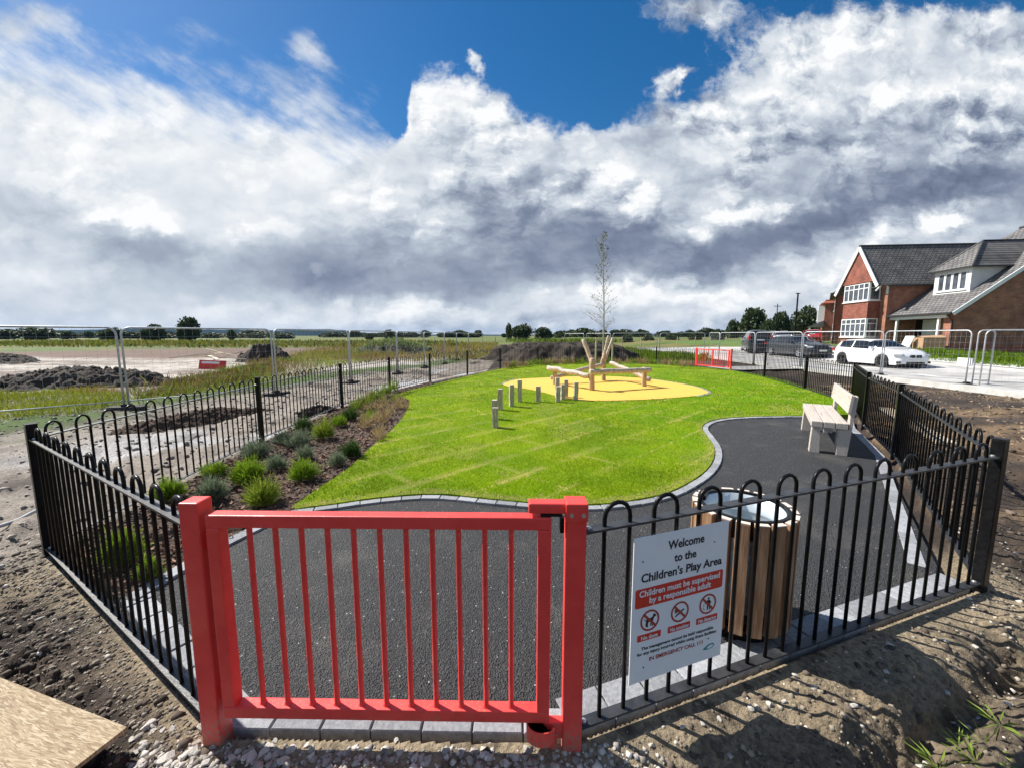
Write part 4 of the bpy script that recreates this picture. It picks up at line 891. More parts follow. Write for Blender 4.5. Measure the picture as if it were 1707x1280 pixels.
# corner of the sheet nearest the gate lies at c0; one edge runs to the left and away, the other towards the camera
e1=(at(0,1131,.07)-at(212,1214,.07)); e1.z=0; e1.normalize(); e2=Vector((e1.y,-e1.x,0)); e2=e2 if e2.y<0 else -e2
cen=at(212,1214,.075)+e1*.61+e2*.45; o.location=cen; o.rotation_euler=(0,0,math.atan2(e1.y,e1.x)); tag(o,'sheet of pale chipboard lying on the soil in the bottom left corner','board')
for k in range(2):
    q=cen+e1*(.28-.5*k)+Vector((0,0,-.04)); b=MB().box((0,0,0),(.08,.8,.055)); w=b.build('timber_bearer','plank'); w.location=q; w.rotation_euler=(0,0,math.atan2(e1.y,e1.x)); tag(w,'timber bearer under the chipboard sheet','bearer','bearers under the chipboard')
pp=[at(-60,892,-.01),at(20,866,.0),at(56,849,.0),at(100,828,.01)]
b=MB(); b.tube(spline(pp,5,False),.016,10); o=b.build('grey_pipe','conduit',smoothf=True); o.location.z=-.02; tag(o,'grey plastic pipe lying on the mud at the left edge outside the fence','pipe')
pa,pb=at(1476,679,0),at(1578,737,0)
b=MB(); b.box((0,0,0),((pb-pa).length,.24,.045)); o=b.build('timber_plank','plank',bevel=.004); m_=(pa+pb)/2; o.location=(m_.x,m_.y,gz1(m_.x,m_.y)+.05); o.rotation_euler=(0,0,math.atan2((pb-pa).y,(pb-pa).x)); tag(o,'long pale plank on the soil behind the right hand fence','plank')
def heap(name,c,rx,ry,h,seed,mt,label,rz=0,flat_=.0,cat='soil heap',lump=.22):
    n=120; xs=np.linspace(-1.2,1.2,n); X_,Y_=np.meshgrid(xs,xs,indexing='ij')
    wx,wy=X_*rx,Y_*ry; r=np.hypot(X_,Y_)*(1+(fbm(wx*.55+seed,wy*.8+3,4,seed+2)-.5)*.75)
    prof=np.clip((1-r**1.5),-.2,1); prof=np.minimum(prof,1-flat_) if flat_ else prof
    k=2.2/max(h,.3); rid=1-np.abs(2*fbm(wx*k*.8+seed,wy*k*.8,4,seed)-1)
    nz=(rid-.75)*1.5+(fbm(wx*k*2.6+seed,wy*k*2.6,4,seed+9)-.5)*.9+(fbm(wx*k*8,wy*k*8,3,seed+5)-.5)*.35
    z=h*(prof*(.85 if not flat_ else 1/(1-flat_)*.95)+lump*nz*ss(1.12,.75,r))-.05
    z=np.where(r>1.12,-.25,z)
    V=np.stack([wx.ravel(),wy.ravel(),z.ravel()],1); i=np.arange(n*n).reshape(n,n); Fq=np.stack([i[:-1,:-1],i[1:,:-1],i[1:,1:],i[:-1,1:]],-1).reshape(-1,4)
    o=npmesh(name,V,Fq,mt); o.location=c; o.rotation_euler=(0,0,rz); tag(o,label,cat); return o
mound=heap('soil_mound',(3.6,28.5,0),5.8,3.2,1.28,3,'soil','big dark flat topped soil mound with weeds on top behind the far fence',0,.38,lump=.12)
x=rng.uniform(-4,4,1500); y=rng.uniform(-2,2.2,1500); r=np.hypot(x/6,y/3.2); k=r<.72; x,y=x[k],y[k]; n=len(x)
V,Fq,C=leafquads(np.stack([x,y,np.full(n,1.16)],1),np.stack([rng.normal(size=n)*.5,rng.normal(size=n)*.5,np.ones(n)],1),rng.uniform(.15,.42,n),rng.uniform(.04,.08,n),tints(n,(.08,.13,.02),(.2,.27,.04))); o=npmesh('weeds',V,Fq,'blade',C,parent=mound); o['kind']='stuff'
p=at(125,645); heap('soil_heap',(p.x-.8,p.y+.9,0),3.1,1.2,.66,7,'soil','low dark heap of grey soil clods at the left beyond the weedy strip',.12,0,lump=.4)
p=at(-5,604); heap('soil_heap',(p.x-1.2,p.y,0),3.6,1.6,.85,11,'soil','dark soil heap cut by the left edge of the view',0,0,lump=.3)
p=at(430,603); heap('rubble_heap',(p.x-.25,p.y+1,0),1.8,1.5,1.35,15,'soil','tall dark rubble heap beside the red site board',0,0,lump=.28)
p=at(345,690); heap('bark_heap',(p.x+.1,7.9,-.04),1.35,.55,.26,21,'mulchbase','low brown heap of bark and roots just outside the left fence',1.05,0,lump=.5)
p=at(520,694); heap('bark_heap',(p.x-.15,8.6,-.04),.5,.35,.22,25,'soil','small dark clod heap outside the fence beyond the upright dark shrub',.5,0,lump=.6)
p=at(770,590); heap('soil_heap',(-5.1,40,0),2.6,1.6,.9,31,'soil','small grey brown heap in the field left of the weedy mound',0,0,lump=.4) if False else None
hm=heap('weed_mound',(-11.2,38,0),4.2,2.5,1.35,35,'soilgrey','overgrown mound covered in pale green weeds out in the field',0,0,lump=.25)
x=rng.normal(0,1.7,1600); y=rng.normal(0,.9,1600); r=np.hypot(x/4.2,y/2.5); k=r<1; x,y,r=x[k],y[k],r[k]; n=len(x)
V,Fq,C=leafquads(np.stack([x,y,1.15*(1-r**1.6)],1),np.stack([rng.normal(size=n)*.6,rng.normal(size=n)*.6,np.ones(n)],1),rng.uniform(.2,.5,n),rng.uniform(.06,.12,n),tints(n,(.13,.18,.05),(.30,.36,.13))); o=npmesh('weeds',V,Fq,'blade',C,parent=hm); o['kind']='stuff'
# red site board with its white strip, planks
p=at(355,616); rs=thing('site_board',(p.x,p.y,-.02),'red site board with a white strip lying tilted by the rubble','board',.25)
MB().box((0,0,.24),(1.15,.05,.46),M4=Matrix.Rotation(-.3,4,'X')@Matrix.Rotation(.06,4,'Y')).build('board','redsite',rs,.01); MB().box((-.05,-.06,.36),(.75,.012,.10),M4=Matrix.Rotation(-.3,4,'X')@Matrix.Rotation(.06,4,'Y')).build('strip','white',rs)
for k in range(7):
    q=at(random.uniform(318,400),random.uniform(599,606)); b=MB().box((0,0,0),(random.uniform(1.2,2.4),.16,.04)); o=b.build('timber_plank','plank'); o.location=(q.x,q.y,.25+.05*k); o.rotation_euler=(random.uniform(-.2,.2),random.uniform(-.35,.35),random.uniform(-.6,.9)); tag(o,'loose plank in the rubble pile behind the red site board','plank','loose planks in the rubble')
# ------------------------------------------------------------------ road, path
def strip(name,line,w0,w1,z,mt,zf=None):
    V=[];Fc=[]; n=len(line)
    for i,p in enumerate(line):
        t=(line[min(i+1,n-1)]-line[max(i-1,0)]).normalized(); nn=Vector((-t.y,t.x,0)); m_=9
        for k in range(m_):
            q=p+nn*(w0+(w1-w0)*k/(m_-1)); V.append((q.x,q.y,float(hz(q.x,q.y))+z))
    for i in range(n-1):
        for k in range(8): Fc.append((i*9+k,i*9+k+1,(i+1)*9+k+1,(i+1)*9+k))
    return V,Fc
M['road']=mat('pale worn road',(.30,.29,.275),(.50,.485,.46),.7,.75,.3,14,detail=7)
M['kerb']=mat('concrete kerb',(.46,.45,.42),(.58,.57,.54),3,.85)
rl=spline(ROAD_C,5,False)
V,Fc=strip('road',rl,-3.7,3.7,.012,'road'); struct(MB().add(V,Fc).build('road','road'))
for s in (-1,1):
    mb=MB(); V,Fc=strip('kerb',rl,s*3.705,s*3.84,.11,'kerb'); V2_=[(x,y,z-.25) for x,y,z in V]; mb.add(V,Fc); n=len(rl)
    Vs=[];Fs=[]
    for i in range(n):
        a=V[i*9];c=V[i*9+8]; Vs+=[a,(a[0],a[1],a[2]-.25),c,(c[0],c[1],c[2]-.25)]
    for i in range(n-1): Fs+=[(i*4,i*4+1,i*4+5,i*4+4),(i*4+2,i*4+3,i*4+7,i*4+6)]
    mb.add(Vs,Fs); struct(mb.build('kerb','kerb'))
fp=[V2(10.4,19.9),V2(12.4,20.3),V2(14.2,20.6)]; V,Fc=strip('footpath',spline(fp,4,False),-1.0,1.0,.03,'road'); struct(MB().add(V,Fc).build('footpath','road'))
fp=[V2(22.6,9),V2(22.8,16),V2(23.0,24),V2(23.2,32),V2(23,37)]; V,Fc=strip('pavement',spline(fp,4,False),-.55,.75,.10,'kerb'); struct(MB().add(V,Fc).build('pavement','kerb'))
# ------------------------------------------------------------------ temporary mesh fencing
M['wire']=M['galv']
def heras(a,b,label,hgt=1.82,block=True,fine=True):
    a=Vector((a[0],a[1],0));b=Vector((b[0],b[1],0)); d=b-a; Ln=d.length; za=float(hz(a.x,a.y)); rz=math.atan2(d.y,d.x)
    t=thing('mesh_panel',(a.x,a.y,za),label,'fence panel',rz,'temporary mesh fence panels'); zb=float(hz(b.x,b.y))-za
    r=.021; x0,x1=.04,Ln-.04; top=hgt; rad=min(.16,(x1-x0)/3)
    path=[(x0,0,.02),(x0,0,top-rad)]+[(x0+rad-rad*math.cos(PI/2*k/5),0,top-rad+rad*math.sin(PI/2*k/5)) for k in range(1,6)]+[(x1-rad+rad*math.sin(PI/2*k/5),0,top-rad+rad*math.cos(PI/2*k/5)+zb) for k in range(0,6)]+[(x1,0,.02+zb)]
    f=MB(); f.tube(path,r,8); f.tube([(x0,0,.16),(x1,0,.16+zb)],.014,6); f.build('frame','galv',t,smoothf=True)
    m=MB(); wr=.0016
    if fine:
        n=int((x1-x0)/.16)
        for i in range(1,n): x=x0+(x1-x0)*i/n; m.tube([(x,0,.16+zb*i/n),(x,0,top+zb*i/n)],wr,3,False)
        for i in range(1,8): z=.16+(top-.16)*i/8; m.tube([(x0,0,z),(x1,0,z+zb)],wr,3,False)
        m.build('wire_mesh','wire',t)
    return t
def foot(p,rz,label='dark rubber foot block under the temporary fence'):
    b=MB(); b.prism([(-.33,-.11),(.33,-.11),(.36,-.07),(.36,.07),(.33,.11),(-.33,.11),(-.36,.07),(-.36,-.07)],0,.10); b.box((0,0,.13),(.16,.14,.06)); o=b.build('foot_block','slab',bevel=.01); o.location=(p[0],p[1],gz1(p[0],p[1])-.02); o.rotation_euler=(0,0,rz); tag(o,label,'fence foot','foot blocks of the temporary fence')
HL=[(-11.2,6.8),(-8.86,9.05),(-6.86,11.5),(-5.9,14.5),(-5.12,17.8),(-4.66,21.2),(-4.15,24.6),(-3.87,28.0),(-3.4,31.3),(-2.55,34.8)]
NM=['mesh fence panel cut by the left edge of the view','mesh fence panel between the first two joints at the left','mesh fence panel in front of the tall rubble heap','mesh fence panel right of the rubble heap','mesh fence panel in front of the overgrown mound']
for i in range(len(HL)-1): heras(HL[i],HL[i+1],NM[i] if i<len(NM) else 'small distant mesh fence panel in the left line running to the far field',fine=i<6)
for i,p in enumerate(HL[1:8]): foot(p,math.atan2(HL[i+1][1]-HL[i][1],HL[i+1][0]-HL[i][0]) if i else .2)
HR=[(15.55,13.55),(15.6,16.8),(14.35,19.8),(13.75,22.7),(13.35,25.8)]
NR=['mesh fence panel in front of the bonnet of the white car','mesh fence panel in front of the doors of the white car','mesh fence panel in front of the dark estate car','mesh fence panel in front of the parked dark off-roader']
for i in range(len(HR)-1): heras(HR[i],HR[i+1],NR[i])
heras((13.35,25.8),(14.45,29.4),'narrow looking mesh fence panel turned edge on beside the road bend'); heras((14.45,30.0),(11.1,30.2),'mesh fence panel behind the far red gate'); heras((11.0,30.3),(7.8,31.2),'mesh fence panel to the left of the one behind the far red gate')
heras((7.75,31.4),(6.3,34.2),'small mesh fence panel right of the birch tree trunk',fine=False); heras((6.2,34.5),(4.9,37.5),'small far mesh fence panel behind the birch tree trunk',fine=False)
heras((15.62,13.5),(16.05,13.3),'narrow upright pedestrian mesh panel at the right by the road'); heras((15.4,13.1),(18.4,11.6),'mesh fence panel cut by the right edge of the view')
for p in HR[:4]+[(18.4,11.6)]: foot(p,1.2)
# ------------------------------------------------------------------ young birch
bt=thing('birch_tree',(5.0,22.0,0),'slender young birch tree with sparse leaves behind the play frame','tree')
Ht=7.05; tp=[]; xx=yy=0
for i in range(25):
    t=i/24; tp.append(Vector((.05*math.sin(t*5)-.10*t+.0,0.03*math.sin(t*7),Ht*t)))
tb=MB(); tb.tube(tp,[.042*(1-t/24)**.8+.006 for t in range(25)],8); P_=[];D_=[]
for i in range(84):
    t=.20+.78*i/83; k=int(t*24); base=tp[k].lerp(tp[min(24,k+1)],t*24-k); a=random.random()*2*PI; ln=(1.5*(1-t)**.7+.35)*random.uniform(.55,.95)
    el=random.uniform(.45,1.0); d=Vector((math.cos(a)*math.cos(el),math.sin(a)*math.cos(el),math.sin(el))); path=[base]
    for j in range(4): d=(d+Vector((random.uniform(-.2,.2)-.05,random.uniform(-.2,.2),-.06 if t<.55 else .12))).normalized(); path.append(path[-1]+d*ln/4)
    tb.tube(path,[.010,.008,.006,.005,.004],4,False)
    nl=int(3+ (14 if t>.62 else 4)*random.random())
    for j in range(nl):
        s=random.uniform(.25,1)*4; q=path[min(3,int(s))].lerp(path[min(4,int(s)+1)],s-int(s)); P_.append(q+Vector((random.uniform(-.05,.05),random.uniform(-.05,.05),random.uniform(-.05,.05)))); D_.append((random.gauss(0,1),random.gauss(0,1),random.gauss(-.6,.6)))
tb.build('trunk','bark',bt); n=len(P_)
V,Fq,C=leafquads(np.array([tuple(p) for p in P_]),np.array(D_),rng.uniform(.07,.11,n),rng.uniform(.035,.055,n),tints(n,(.07,.085,.045),(.17,.19,.10))); npmesh('foliage',V,Fq,'leaf',C,parent=bt)
for x_,lb in ((-.42,'left'),(.42,'right')): pass
sk=thing('tree_stake',(5.0,21.7,0),'pair of timber stakes with a crossbar supporting the birch','tree stake')
for x in (-.45,.45): MB().tube([(x,0,-.1),(x,0,1.55)],.045,8).build('stake','stump',sk)
MB().box((0,-.02,1.42),(1.05,.025,.09)).build('crossbar','stump',sk)
# ------------------------------------------------------------------ hills and the trees along the horizon
def ridge(name,pts,depth,mt,thick=900):
    V=[];n=len(pts)
    for u,v in pts:
        p=aty(u,v,depth); V.append((p.x,p.y,-20)); V.append((p.x,p.y+thick*.45,p.z)); V.append((p.x,p.y+thick,-20))
    Fc=[]
    for i in range(n-1): Fc+=[(i*3,i*3+3,i*3+4,i*3+1),(i*3+1,i*3+4,i*3+5,i*3+2)]
    return struct(MB().add(V,Fc).build(name,mt,smoothf=False))
M['hill']=mat('far wooded hill',(.010,.020,.018),(.020,.034,.026),.02,1.0,detail=6,spec=0)
hp=[]
for i in range(90):
    u=-700+i*14.5; hp.append((u,554-6.5*math.exp(-((u-150)/190)**2)-6*math.exp(-((u-480)/75)**2)-4*math.exp(-((u+250)/200)**2)-2*math.exp(-((u-330)/60)**2)-random.uniform(0,.9)+(6 if u>540 else 0)))
ridge('hills',hp,2600,'hill')
ridge('hills',[(u,560-5*fbm(np.array([u*.012]),np.array([0.]),4,3)[0]) for u in range(300,1900,14)],3600,'hill')
def crown(seed,n=900,lobes=9,ca=(.020,.036,.011),cb=(.085,.12,.040),leaf=.5,solid=True):
    r=np.random.default_rng(seed); Vs=[];Ds=[]
    L_=[(np.array([0,0,.50]),np.array([.42,.42,.44]),.4)] if solid else []
    for k in range(lobes):
        a=r.uniform(0,2*PI); z=r.uniform(.14,.80); rad=.36*math.sin(PI*min(1,z+.12))**.6
        s=r.uniform(.16,.27); L_.append((np.array([rad*math.cos(a),rad*math.sin(a),z]),np.array([s,s,s*.85]),.6/lobes))
    for c,s,f in L_:
        m=int(n*f); d=r.normal(size=(m,3)); d/=np.linalg.norm(d,axis=1,keepdims=True); Vs.append(c+d*s*(r.random((m,1))**.3)); Ds.append(d+r.normal(size=(m,3))*.7)
    P=np.concatenate(Vs);D=np.concatenate(Ds); P[:,2]=np.maximum(P[:,2],.02); m=len(P); sz=leaf*r.uniform(.07,.15,m)
    return leafquads(P,D,sz*1.2,sz,tints(m,ca,cb),0)
CM=[]
for i in range(5):
    V,Fq,C=crown(100+i,2200,13 if i<3 else 9,leaf=.75); o=npmesh('crown',V,Fq,'leaf',C); CM.append(o.data); bpy.data.objects.remove(o)
TRK=MB().tube([(0,0,-.1),(0.02,0,.2),(-.02,0,.5)],[.05,.035,.02],6).mesh('trunk','trunk')
def tree(u,vb,vt,wpx,depth,label,group=None,kind=None,name='field_tree'):
    p=aty(u,vb,depth); top=aty(u,vt,depth).z; g=float(hz(min(p.x,30),min(depth,36))); g=-.3 if depth>60 else g
    hgt=top-g; wid=wpx*depth/F
    t=thing(name,(p.x,depth,g),label,'tree',random.uniform(0,6),group); link('trunk',TRK,t).scale=(hgt*.5,hgt*.5,hgt); c=link('crown',CM[kind if kind is not None else random.randrange(5)],t); c.scale=(wid*.60,wid*.60,hgt*1.0)
    return t
tree(318,560,529,50,130,'tall rounded dark tree standing above the hills at the left',None,0); tree(302,560,546,22,126,'small bush at the left foot of the tall rounded dark tree',None,3,'bush')
tree(262,561,541,42,140,'mid sized tree just left of the tall rounded dark tree',None,1); tree(243,561,549,26,135,'low bush left of the mid sized tree near the hills',None,3,'bush')
tree(188,561,547,56,150,'wide low tree behind the first mesh fence joint',None,2); tree(386,561,548,16,140,'little round bush between the tall tree and the rubble heap',None,4,'bush')
tree(62,561,546,80,170,'wide dark tree near the left edge of the horizon',None,2); tree(10,561,549,60,180,'low tree cut by the left edge of the horizon',None,1); tree(110,561,552,40,190,'low dark bush between the two wide left trees',None,3,'bush')
tree(648,561,550,26,170,'rounded tree above the overgrown mound',None,0); tree(616,562,556,24,170,'low tree left of the rounded tree above the overgrown mound',None,1)
tree(870,560,541,56,150,'wide dark tree clump left of the birch on the horizon',None,2); tree(848,560,538,16,150,'tall narrow tree at the left end of the dark clump near the birch',None,4); tree(905,560,546,50,155,'lower tree at the right end of the dark clump near the birch',None,1)
tree(1256,556,514,66,112,'tall dark tree at the left of the group behind the parked cars',None,0); tree(1300,556,519,46,106,'narrower tree in the middle of the group behind the parked cars',None,3); tree(1340,556,511,62,112,'broad dark tree at the right of the group beside the lamp column',None,1); tree(1222,556,531,36,118,'lower tree at the left foot of the group behind the parked cars',None,4); tree(1372,556,519,34,104,'tree partly behind the red roofed house',None,2); tree(1280,556,530,40,100,'front low tree below the middle of the group behind the cars',None,4)
lbl='low dark tree in the far tree line along the horizon'
for k in range(78):
    rgt=k>=40; u=random.uniform(925,1240) if rgt else random.uniform(395,845)
    w=random.uniform(26,60)*random.choice((.5,.8,1,1.4)); hp_=random.uniform(4,13)*random.choice((.6,1,1)) if rgt else random.choice((2.5,3.5,4.5,6,8))
    tree(u,560,560-hp_-(0 if rgt else 1),w,random.uniform(190,260) if rgt else random.uniform(330,420),lbl,'far tree line')
for k in range(34):
    u=-40+k*15.5+random.uniform(-9,9); tree(u,561,560-random.choice((3,4,5,7)),random.uniform(26,64),random.uniform(210,330),'low hazy bush in the hedge line below the distant hills','hedge line below the hills',None,'bush')
# bushes in the field on the right, and its timber posts
for u,v in ((1080,566),(1120,563),(1160,561),(1045,566),(1195,559)): tree(u,v+4,v-8,34,75,'low green bush in the field behind the far mesh fence','field bushes',3,'bush')
ff=thing('field_fence',(16,52,0),'line of thin timber posts and wire crossing the field on the right','fence'); fm_=None
for i in range(14):
    x=-2+i*2.7-16+random.uniform(-.1,.1); y=46+i*.9-52+random.uniform(-.2,.2)
    if fm_ is None: fm_=MB().tube([(0,0,-.3),(0,0,1.5)],.055,6).mesh('post','stump')
    link('post',fm_,ff,loc=(x,y,0))
w_=MB()
for z in (.6,1.0,1.35): w_.tube([(-18,-6,z),(-16+33.1,-6+11.7,z)],.008,3,False)
w_.build('wire','galv',ff)
# ------------------------------------------------------------------ lamp column and pole
def pole(u,vt,depth,r,label,name):
    p=aty(u,vt,depth); t=thing(name,(p.x,depth,.3),label,'lamp post' if 'lamp' in name else 'pole'); MB().tube([(0,0,-.3),(0,0,1.2),(0,0,1.25),(0,0,p.z-.3)],[r*1.6,r*1.6,r,r*.8],8).build('shaft','black',t); return t
lp_=pole(1330.5,489,52,.11,'tall black lamp column beside the dark trees behind the cars','lamp_post'); b=MB().box((0,0,aty(1330,489,52).z-.35),(.5,.16,.1)).build('lamp_head','black',lp_)
up2=pole(1296.5,507,85,.10,'thin dark utility pole in front of the tree group','utility_pole'); MB().box((0,0,aty(1296,507,85).z-.8),(1.6,.1,.12)).build('crossarm','trunk',up2)
# ------------------------------------------------------------------ cars
def interp(t,pts): return float(np.interp(t,[p[0] for p in pts],[p[1] for p in pts]))
def car(name,label,x,y,z,rz,Ln,Wd,prof,belt,wt,wheels,wr,paint,shield,rear,side,pillars,rim,extra=None,cat='car'):
    t=thing(name,(x,y,z),label,cat,rz)
    rs={0,.01,.03,.06,.985,1,shield[0],shield[1],rear[0],rear[1],*[p for p in side],*[q for p in pills(pillars) for q in p]}
    rs|=set(np.linspace(.1,.95,18).tolist())
    ar=wr*1.17
    for wx in wheels:
        for k in (-1,-.98,-.8,-.5,0,.5,.8,.98,1): rs.add(wx+k*ar/Ln)
    st=sorted(s for s in rs if 0<=s<=1); rows=[]
    for s in st:
        zt=interp(s,prof); zb=interp(s,belt); w=interp(s,wt)*Wd/2; X=(s-.5)*Ln
        zl=.20 if .04<s<.96 else .26
        for wx in wheels:
            d=abs(s-wx)*Ln
            if d<ar: zl=max(zl,wr*.95+math.sqrt(ar*ar-d*d)*.98)
        ca=min(1,max(0,(zt-zb)/.42)); wrf=w*(.93-.20*ca); z1=max(zl+.06,.34); z2=max(z1+.05,zb*.68); z3=max(z2+.03,zb*.9)
        rows.append([(X,w*.955,zl),(X,w*.99,z1),(X,w,z2),(X,w*.985,z3),(X,w*.93,max(zb,z3+.01)),(X,wrf,zt-(.075*ca+.01)),(X,wrf*.72,zt-.012),(X,0,zt)])
    parts={'body':MB(),'side_window':MB(),'windscreen':MB(),'rear_window':MB(),'side_window2':MB()}
    nst=len(st)
    def kind(i,j):
        s=(st[i]+st[i+1])/2
        if j in(5,6) and shield[0]<s<shield[1]: return 'windscreen'
        if j in(5,6) and rear[0]<s<rear[1]: return 'rear_window'
        if j==4 and side[0]<s<side[1] and not any(a<s<b for a,b in pillars): return 'side_window'
        return 'body'
    bufs={}
    for sg in (1,-1):
        for i in range(nst-1):
            for j in range(7):
                q=[rows[i][j],rows[i+1][j],rows[i+1][j+1],rows[i][j+1]]; k=kind(i,j)
                if k=='side_window' and sg<0: k='side_window2'
                bufs.setdefault(k,[]).append([(a,b*sg,c) for a,b,c in q])
    for k,qs in bufs.items():
        mb=parts[k]
        for q in qs: mb.add(q,[(0,1,2,3)])
        if k=='body':
            for e in (0,-1):
                loop=[(a,b,c) for a,b,c in rows[e]]+[(a,-b,c) for a,b,c in rows[e][::-1][1:]]; mb.add(loop,[tuple(range(len(loop)))])
        me=mb.mesh(k.replace('2',''),paint if k=='body' else 'glass',True)
        bm=bmesh.new(); bm.from_mesh(me); bmesh.ops.remove_doubles(bm,verts=bm.verts,dist=.0005); bmesh.ops.recalc_face_normals(bm,faces=bm.faces); bm.to_mesh(me); bm.free()
        o=link(me.name,me,t); 
    for wx in wheels:
        for sg in (1,-1):
            X=(wx-.5)*Ln; yy=sg*(Wd/2-.115)
            b=MB(); b.lathe((0,0,0),[(wr*.66,-.10),(wr*.93,-.105),(wr,-.07),(wr,.07),(wr*.93,.105),(wr*.66,.10),(wr*.66,-.10)],28); w_=b.build('wheel','tyre',t,smoothf=True); w_.location=(X,yy,wr); w_.rotation_euler=(-sg*PI/2,0,0)
            r_=MB(); r_.lathe((0,0,0),[(wr*.58,.07),(wr*.67,.105),(wr*.67,.0),(wr*.5,.0)],24); r_.lathe((0,0,0),[(.0001,.095),(wr*.16,.09),(wr*.16,.04)],12)
            for k in range(5):
                a=2*PI*k/5; r_.bar((wr*.1*math.cos(a),wr*.1*math.sin(a),.08),(wr*.63*math.cos(a),wr*.63*math.sin(a),.088),wr*.17,.03)
            r_.build('rim',rim,w_)
    ub=MB(); ub.box((0,0,.30),(Ln*.93,Wd*.80,.26))
    for wx in wheels: ub.box(((wx-.5)*Ln,0,.42),(ar*2,Wd*.72,.5))
    ub.build('underbody','trim',t)
    for sg in (1,-1):
        s=shield[1]-.045; b=MB(); b.box(((s-.5)*Ln,sg*(Wd/2*.97+.06),interp(s,belt)+.07),(.12,.19,.13)); b.build('wing_mirror','trim' if name!='white_car' else paint,t,.03)
    if extra: extra(t,Ln,Wd)
    return t
def pills(p): return p
hat_p=[(0,.62),(.012,.82),(.03,1.02),(.085,1.36),(.15,1.44),(.33,1.47),(.49,1.46),(.555,1.40),(.70,1.06),(.73,1.02),(.84,.96),(.93,.87),(.975,.74),(1,.58)]
hat_b=[(0,.60),(.012,.78),(.03,.93),(.1,1.0),(.3,.98),(.6,.94),(.72,.93),(.84,.86),(.94,.77),(.98,.66),(1,.52)]
wt_=[(0,.74),(.02,.88),(.10,.97),(.3,1.0),(.72,1.0),(.88,.96),(.95,.86),(.985,.74),(1,.62)]
def frontbits(t,Ln,Wd,zg,zl,wl,kid=False,zp=.45):
    X=Ln/2
    for sg in (1,-1):
        b=MB(); b.box((X-.20,sg*Wd*.355,zl),(.34,.30,.12),-sg*.62); b.build('headlight','lamp',t,.03)
        b=MB(); b.box((X-.13,sg*Wd*.36,.34),(.16,.26,.10),-sg*.5); b.build('air_intake','trim',t,.02)
        if kid: b=MB(); b.box((X-.005,sg*.15,zg),(.06,.25,.14)); b.build('grille','trim',t,.03)
    if not kid: b=MB(); b.box((X-.02,0,zg),(.07,.85,.13)); b.build('grille','trim',t,.02)
    b=MB(); b.box((X-.01,0,.31),(.07,Wd*.48,.11)); b.build('lower_grille','trim',t,.02)
    b=MB(); b.box((X+.022,0,zp),(.02,.50,.105)); b.build('number_plate','plate',t)
def rearbits(t,Ln,Wd,zl,zp,tall=False):
    X=-Ln/2
    for sg in (1,-1):
        b=MB(); b.box((X+.09,sg*Wd*.41,zl),(.16,.14 if tall else .26,.34 if tall else .16),sg*.35); b.build('tail_light','tail',t,.02)
    b=MB(); b.box((X-.012,0,zp),(.02,.50,.105)); b.build('number_plate','plate',t)
def white_x(t,Ln,Wd): frontbits(t,Ln,Wd,.63,.68,.3,True,.50); rearbits(t,Ln,Wd,.85,.62)
car('white_car','white hatchback with dark wheels parked on the road facing the viewer',19.78,21.6,float(hz(20,21.6))-.06,R(-92.5),4.3,1.80,hat_p,hat_b,wt_,(.185,.795),.345,'carwhite',(.555,.70),(.03,.09),(.115,.655),((.32,.338),),'rimdark',white_x)
est_p=[(0,.62),(.012,.86),(.03,1.02),(.085,1.38),(.14,1.44),(.35,1.48),(.52,1.46),(.58,1.40),(.70,1.06),(.73,1.03),(.85,.97),(.94,.88),(.98,.76),(1,.58)]
est_b=[(0,.60),(.012,.84),(.03,.96),(.1,1.0),(.3,.98),(.6,.95),(.73,.95),(.85,.89),(.94,.80),(.98,.68),(1,.52)]
def est_x(t,Ln,Wd):
    frontbits(t,Ln,Wd,.70,.74,.3,False,.50); rearbits(t,Ln,Wd,.9,.7)
    for sg in (1,-1):
        b=MB(); b.tube([(-1.55,sg*.60,1.44),(-1.45,sg*.60,1.525),(-.2,sg*.60,1.545),(.15,sg*.60,1.52),(.25,sg*.60,1.46)],.018,6); b.build('roof_rail','rim',t)
car('estate_car','dark grey estate car with roof rails parked behind the white car',20.45,28.7,float(hz(20.2,28.9))-.02,R(-91),4.9,1.86,est_p,est_b,wt_,(.19,.80),.33,'cargrey',(.58,.71),(.03,.09),(.10,.665),((.25,.268),(.46,.478)),'rim',est_x)
suv_p=[(0,.72),(.012,1.0),(.03,1.2),(.06,1.6),(.12,1.74),(.35,1.79),(.55,1.77),(.62,1.70),(.72,1.28),(.75,1.22),(.86,1.15),(.95,1.05),(.985,.88),(1,.7)]
suv_b=[(0,.70),(.012,.98),(.03,1.14),(.1,1.18),(.3,1.16),(.6,1.12),(.75,1.12),(.86,1.06),(.95,.95),(.985,.8),(1,.62)]
def suv_x(t,Ln,Wd): frontbits(t,Ln,Wd,.85,.9,.3); rearbits(t,Ln,Wd,1.18,.98,True); MB().box((-Ln/2+.02,0,.5),(.10,1.5,.18)).build('bumper','trim',t,.03)
car('off_road_car','black off-road car parked facing away at the far end of the row',20.7,34.0,float(hz(20.7,34.0)),R(66),4.75,1.88,suv_p,suv_b,wt_,(.2,.80),.37,'carblack',(.62,.73),(.032,.10),(.11,.69),((.22,.24),(.44,.46)),'rim',suv_x)
car('white_car','white car mostly hidden between the two dark cars',29.4,44,.62,R(-100),4.4,1.78,est_p,est_b,wt_,(.19,.80),.33,'carwhite',(.58,.71),(.03,.09),(.10,.665),((.25,.268),(.46,.478)),'rim',est_x)
car('red_car','red car mostly hidden behind the estate car in front of the houses',34.4,46,.86,R(52),4.4,1.8,hat_p,hat_b,wt_,(.2,.80),.33,'carred',(.62,.73),(.032,.10),(.11,.69),((.22,.24),(.44,.46)),'rim',suv_x)
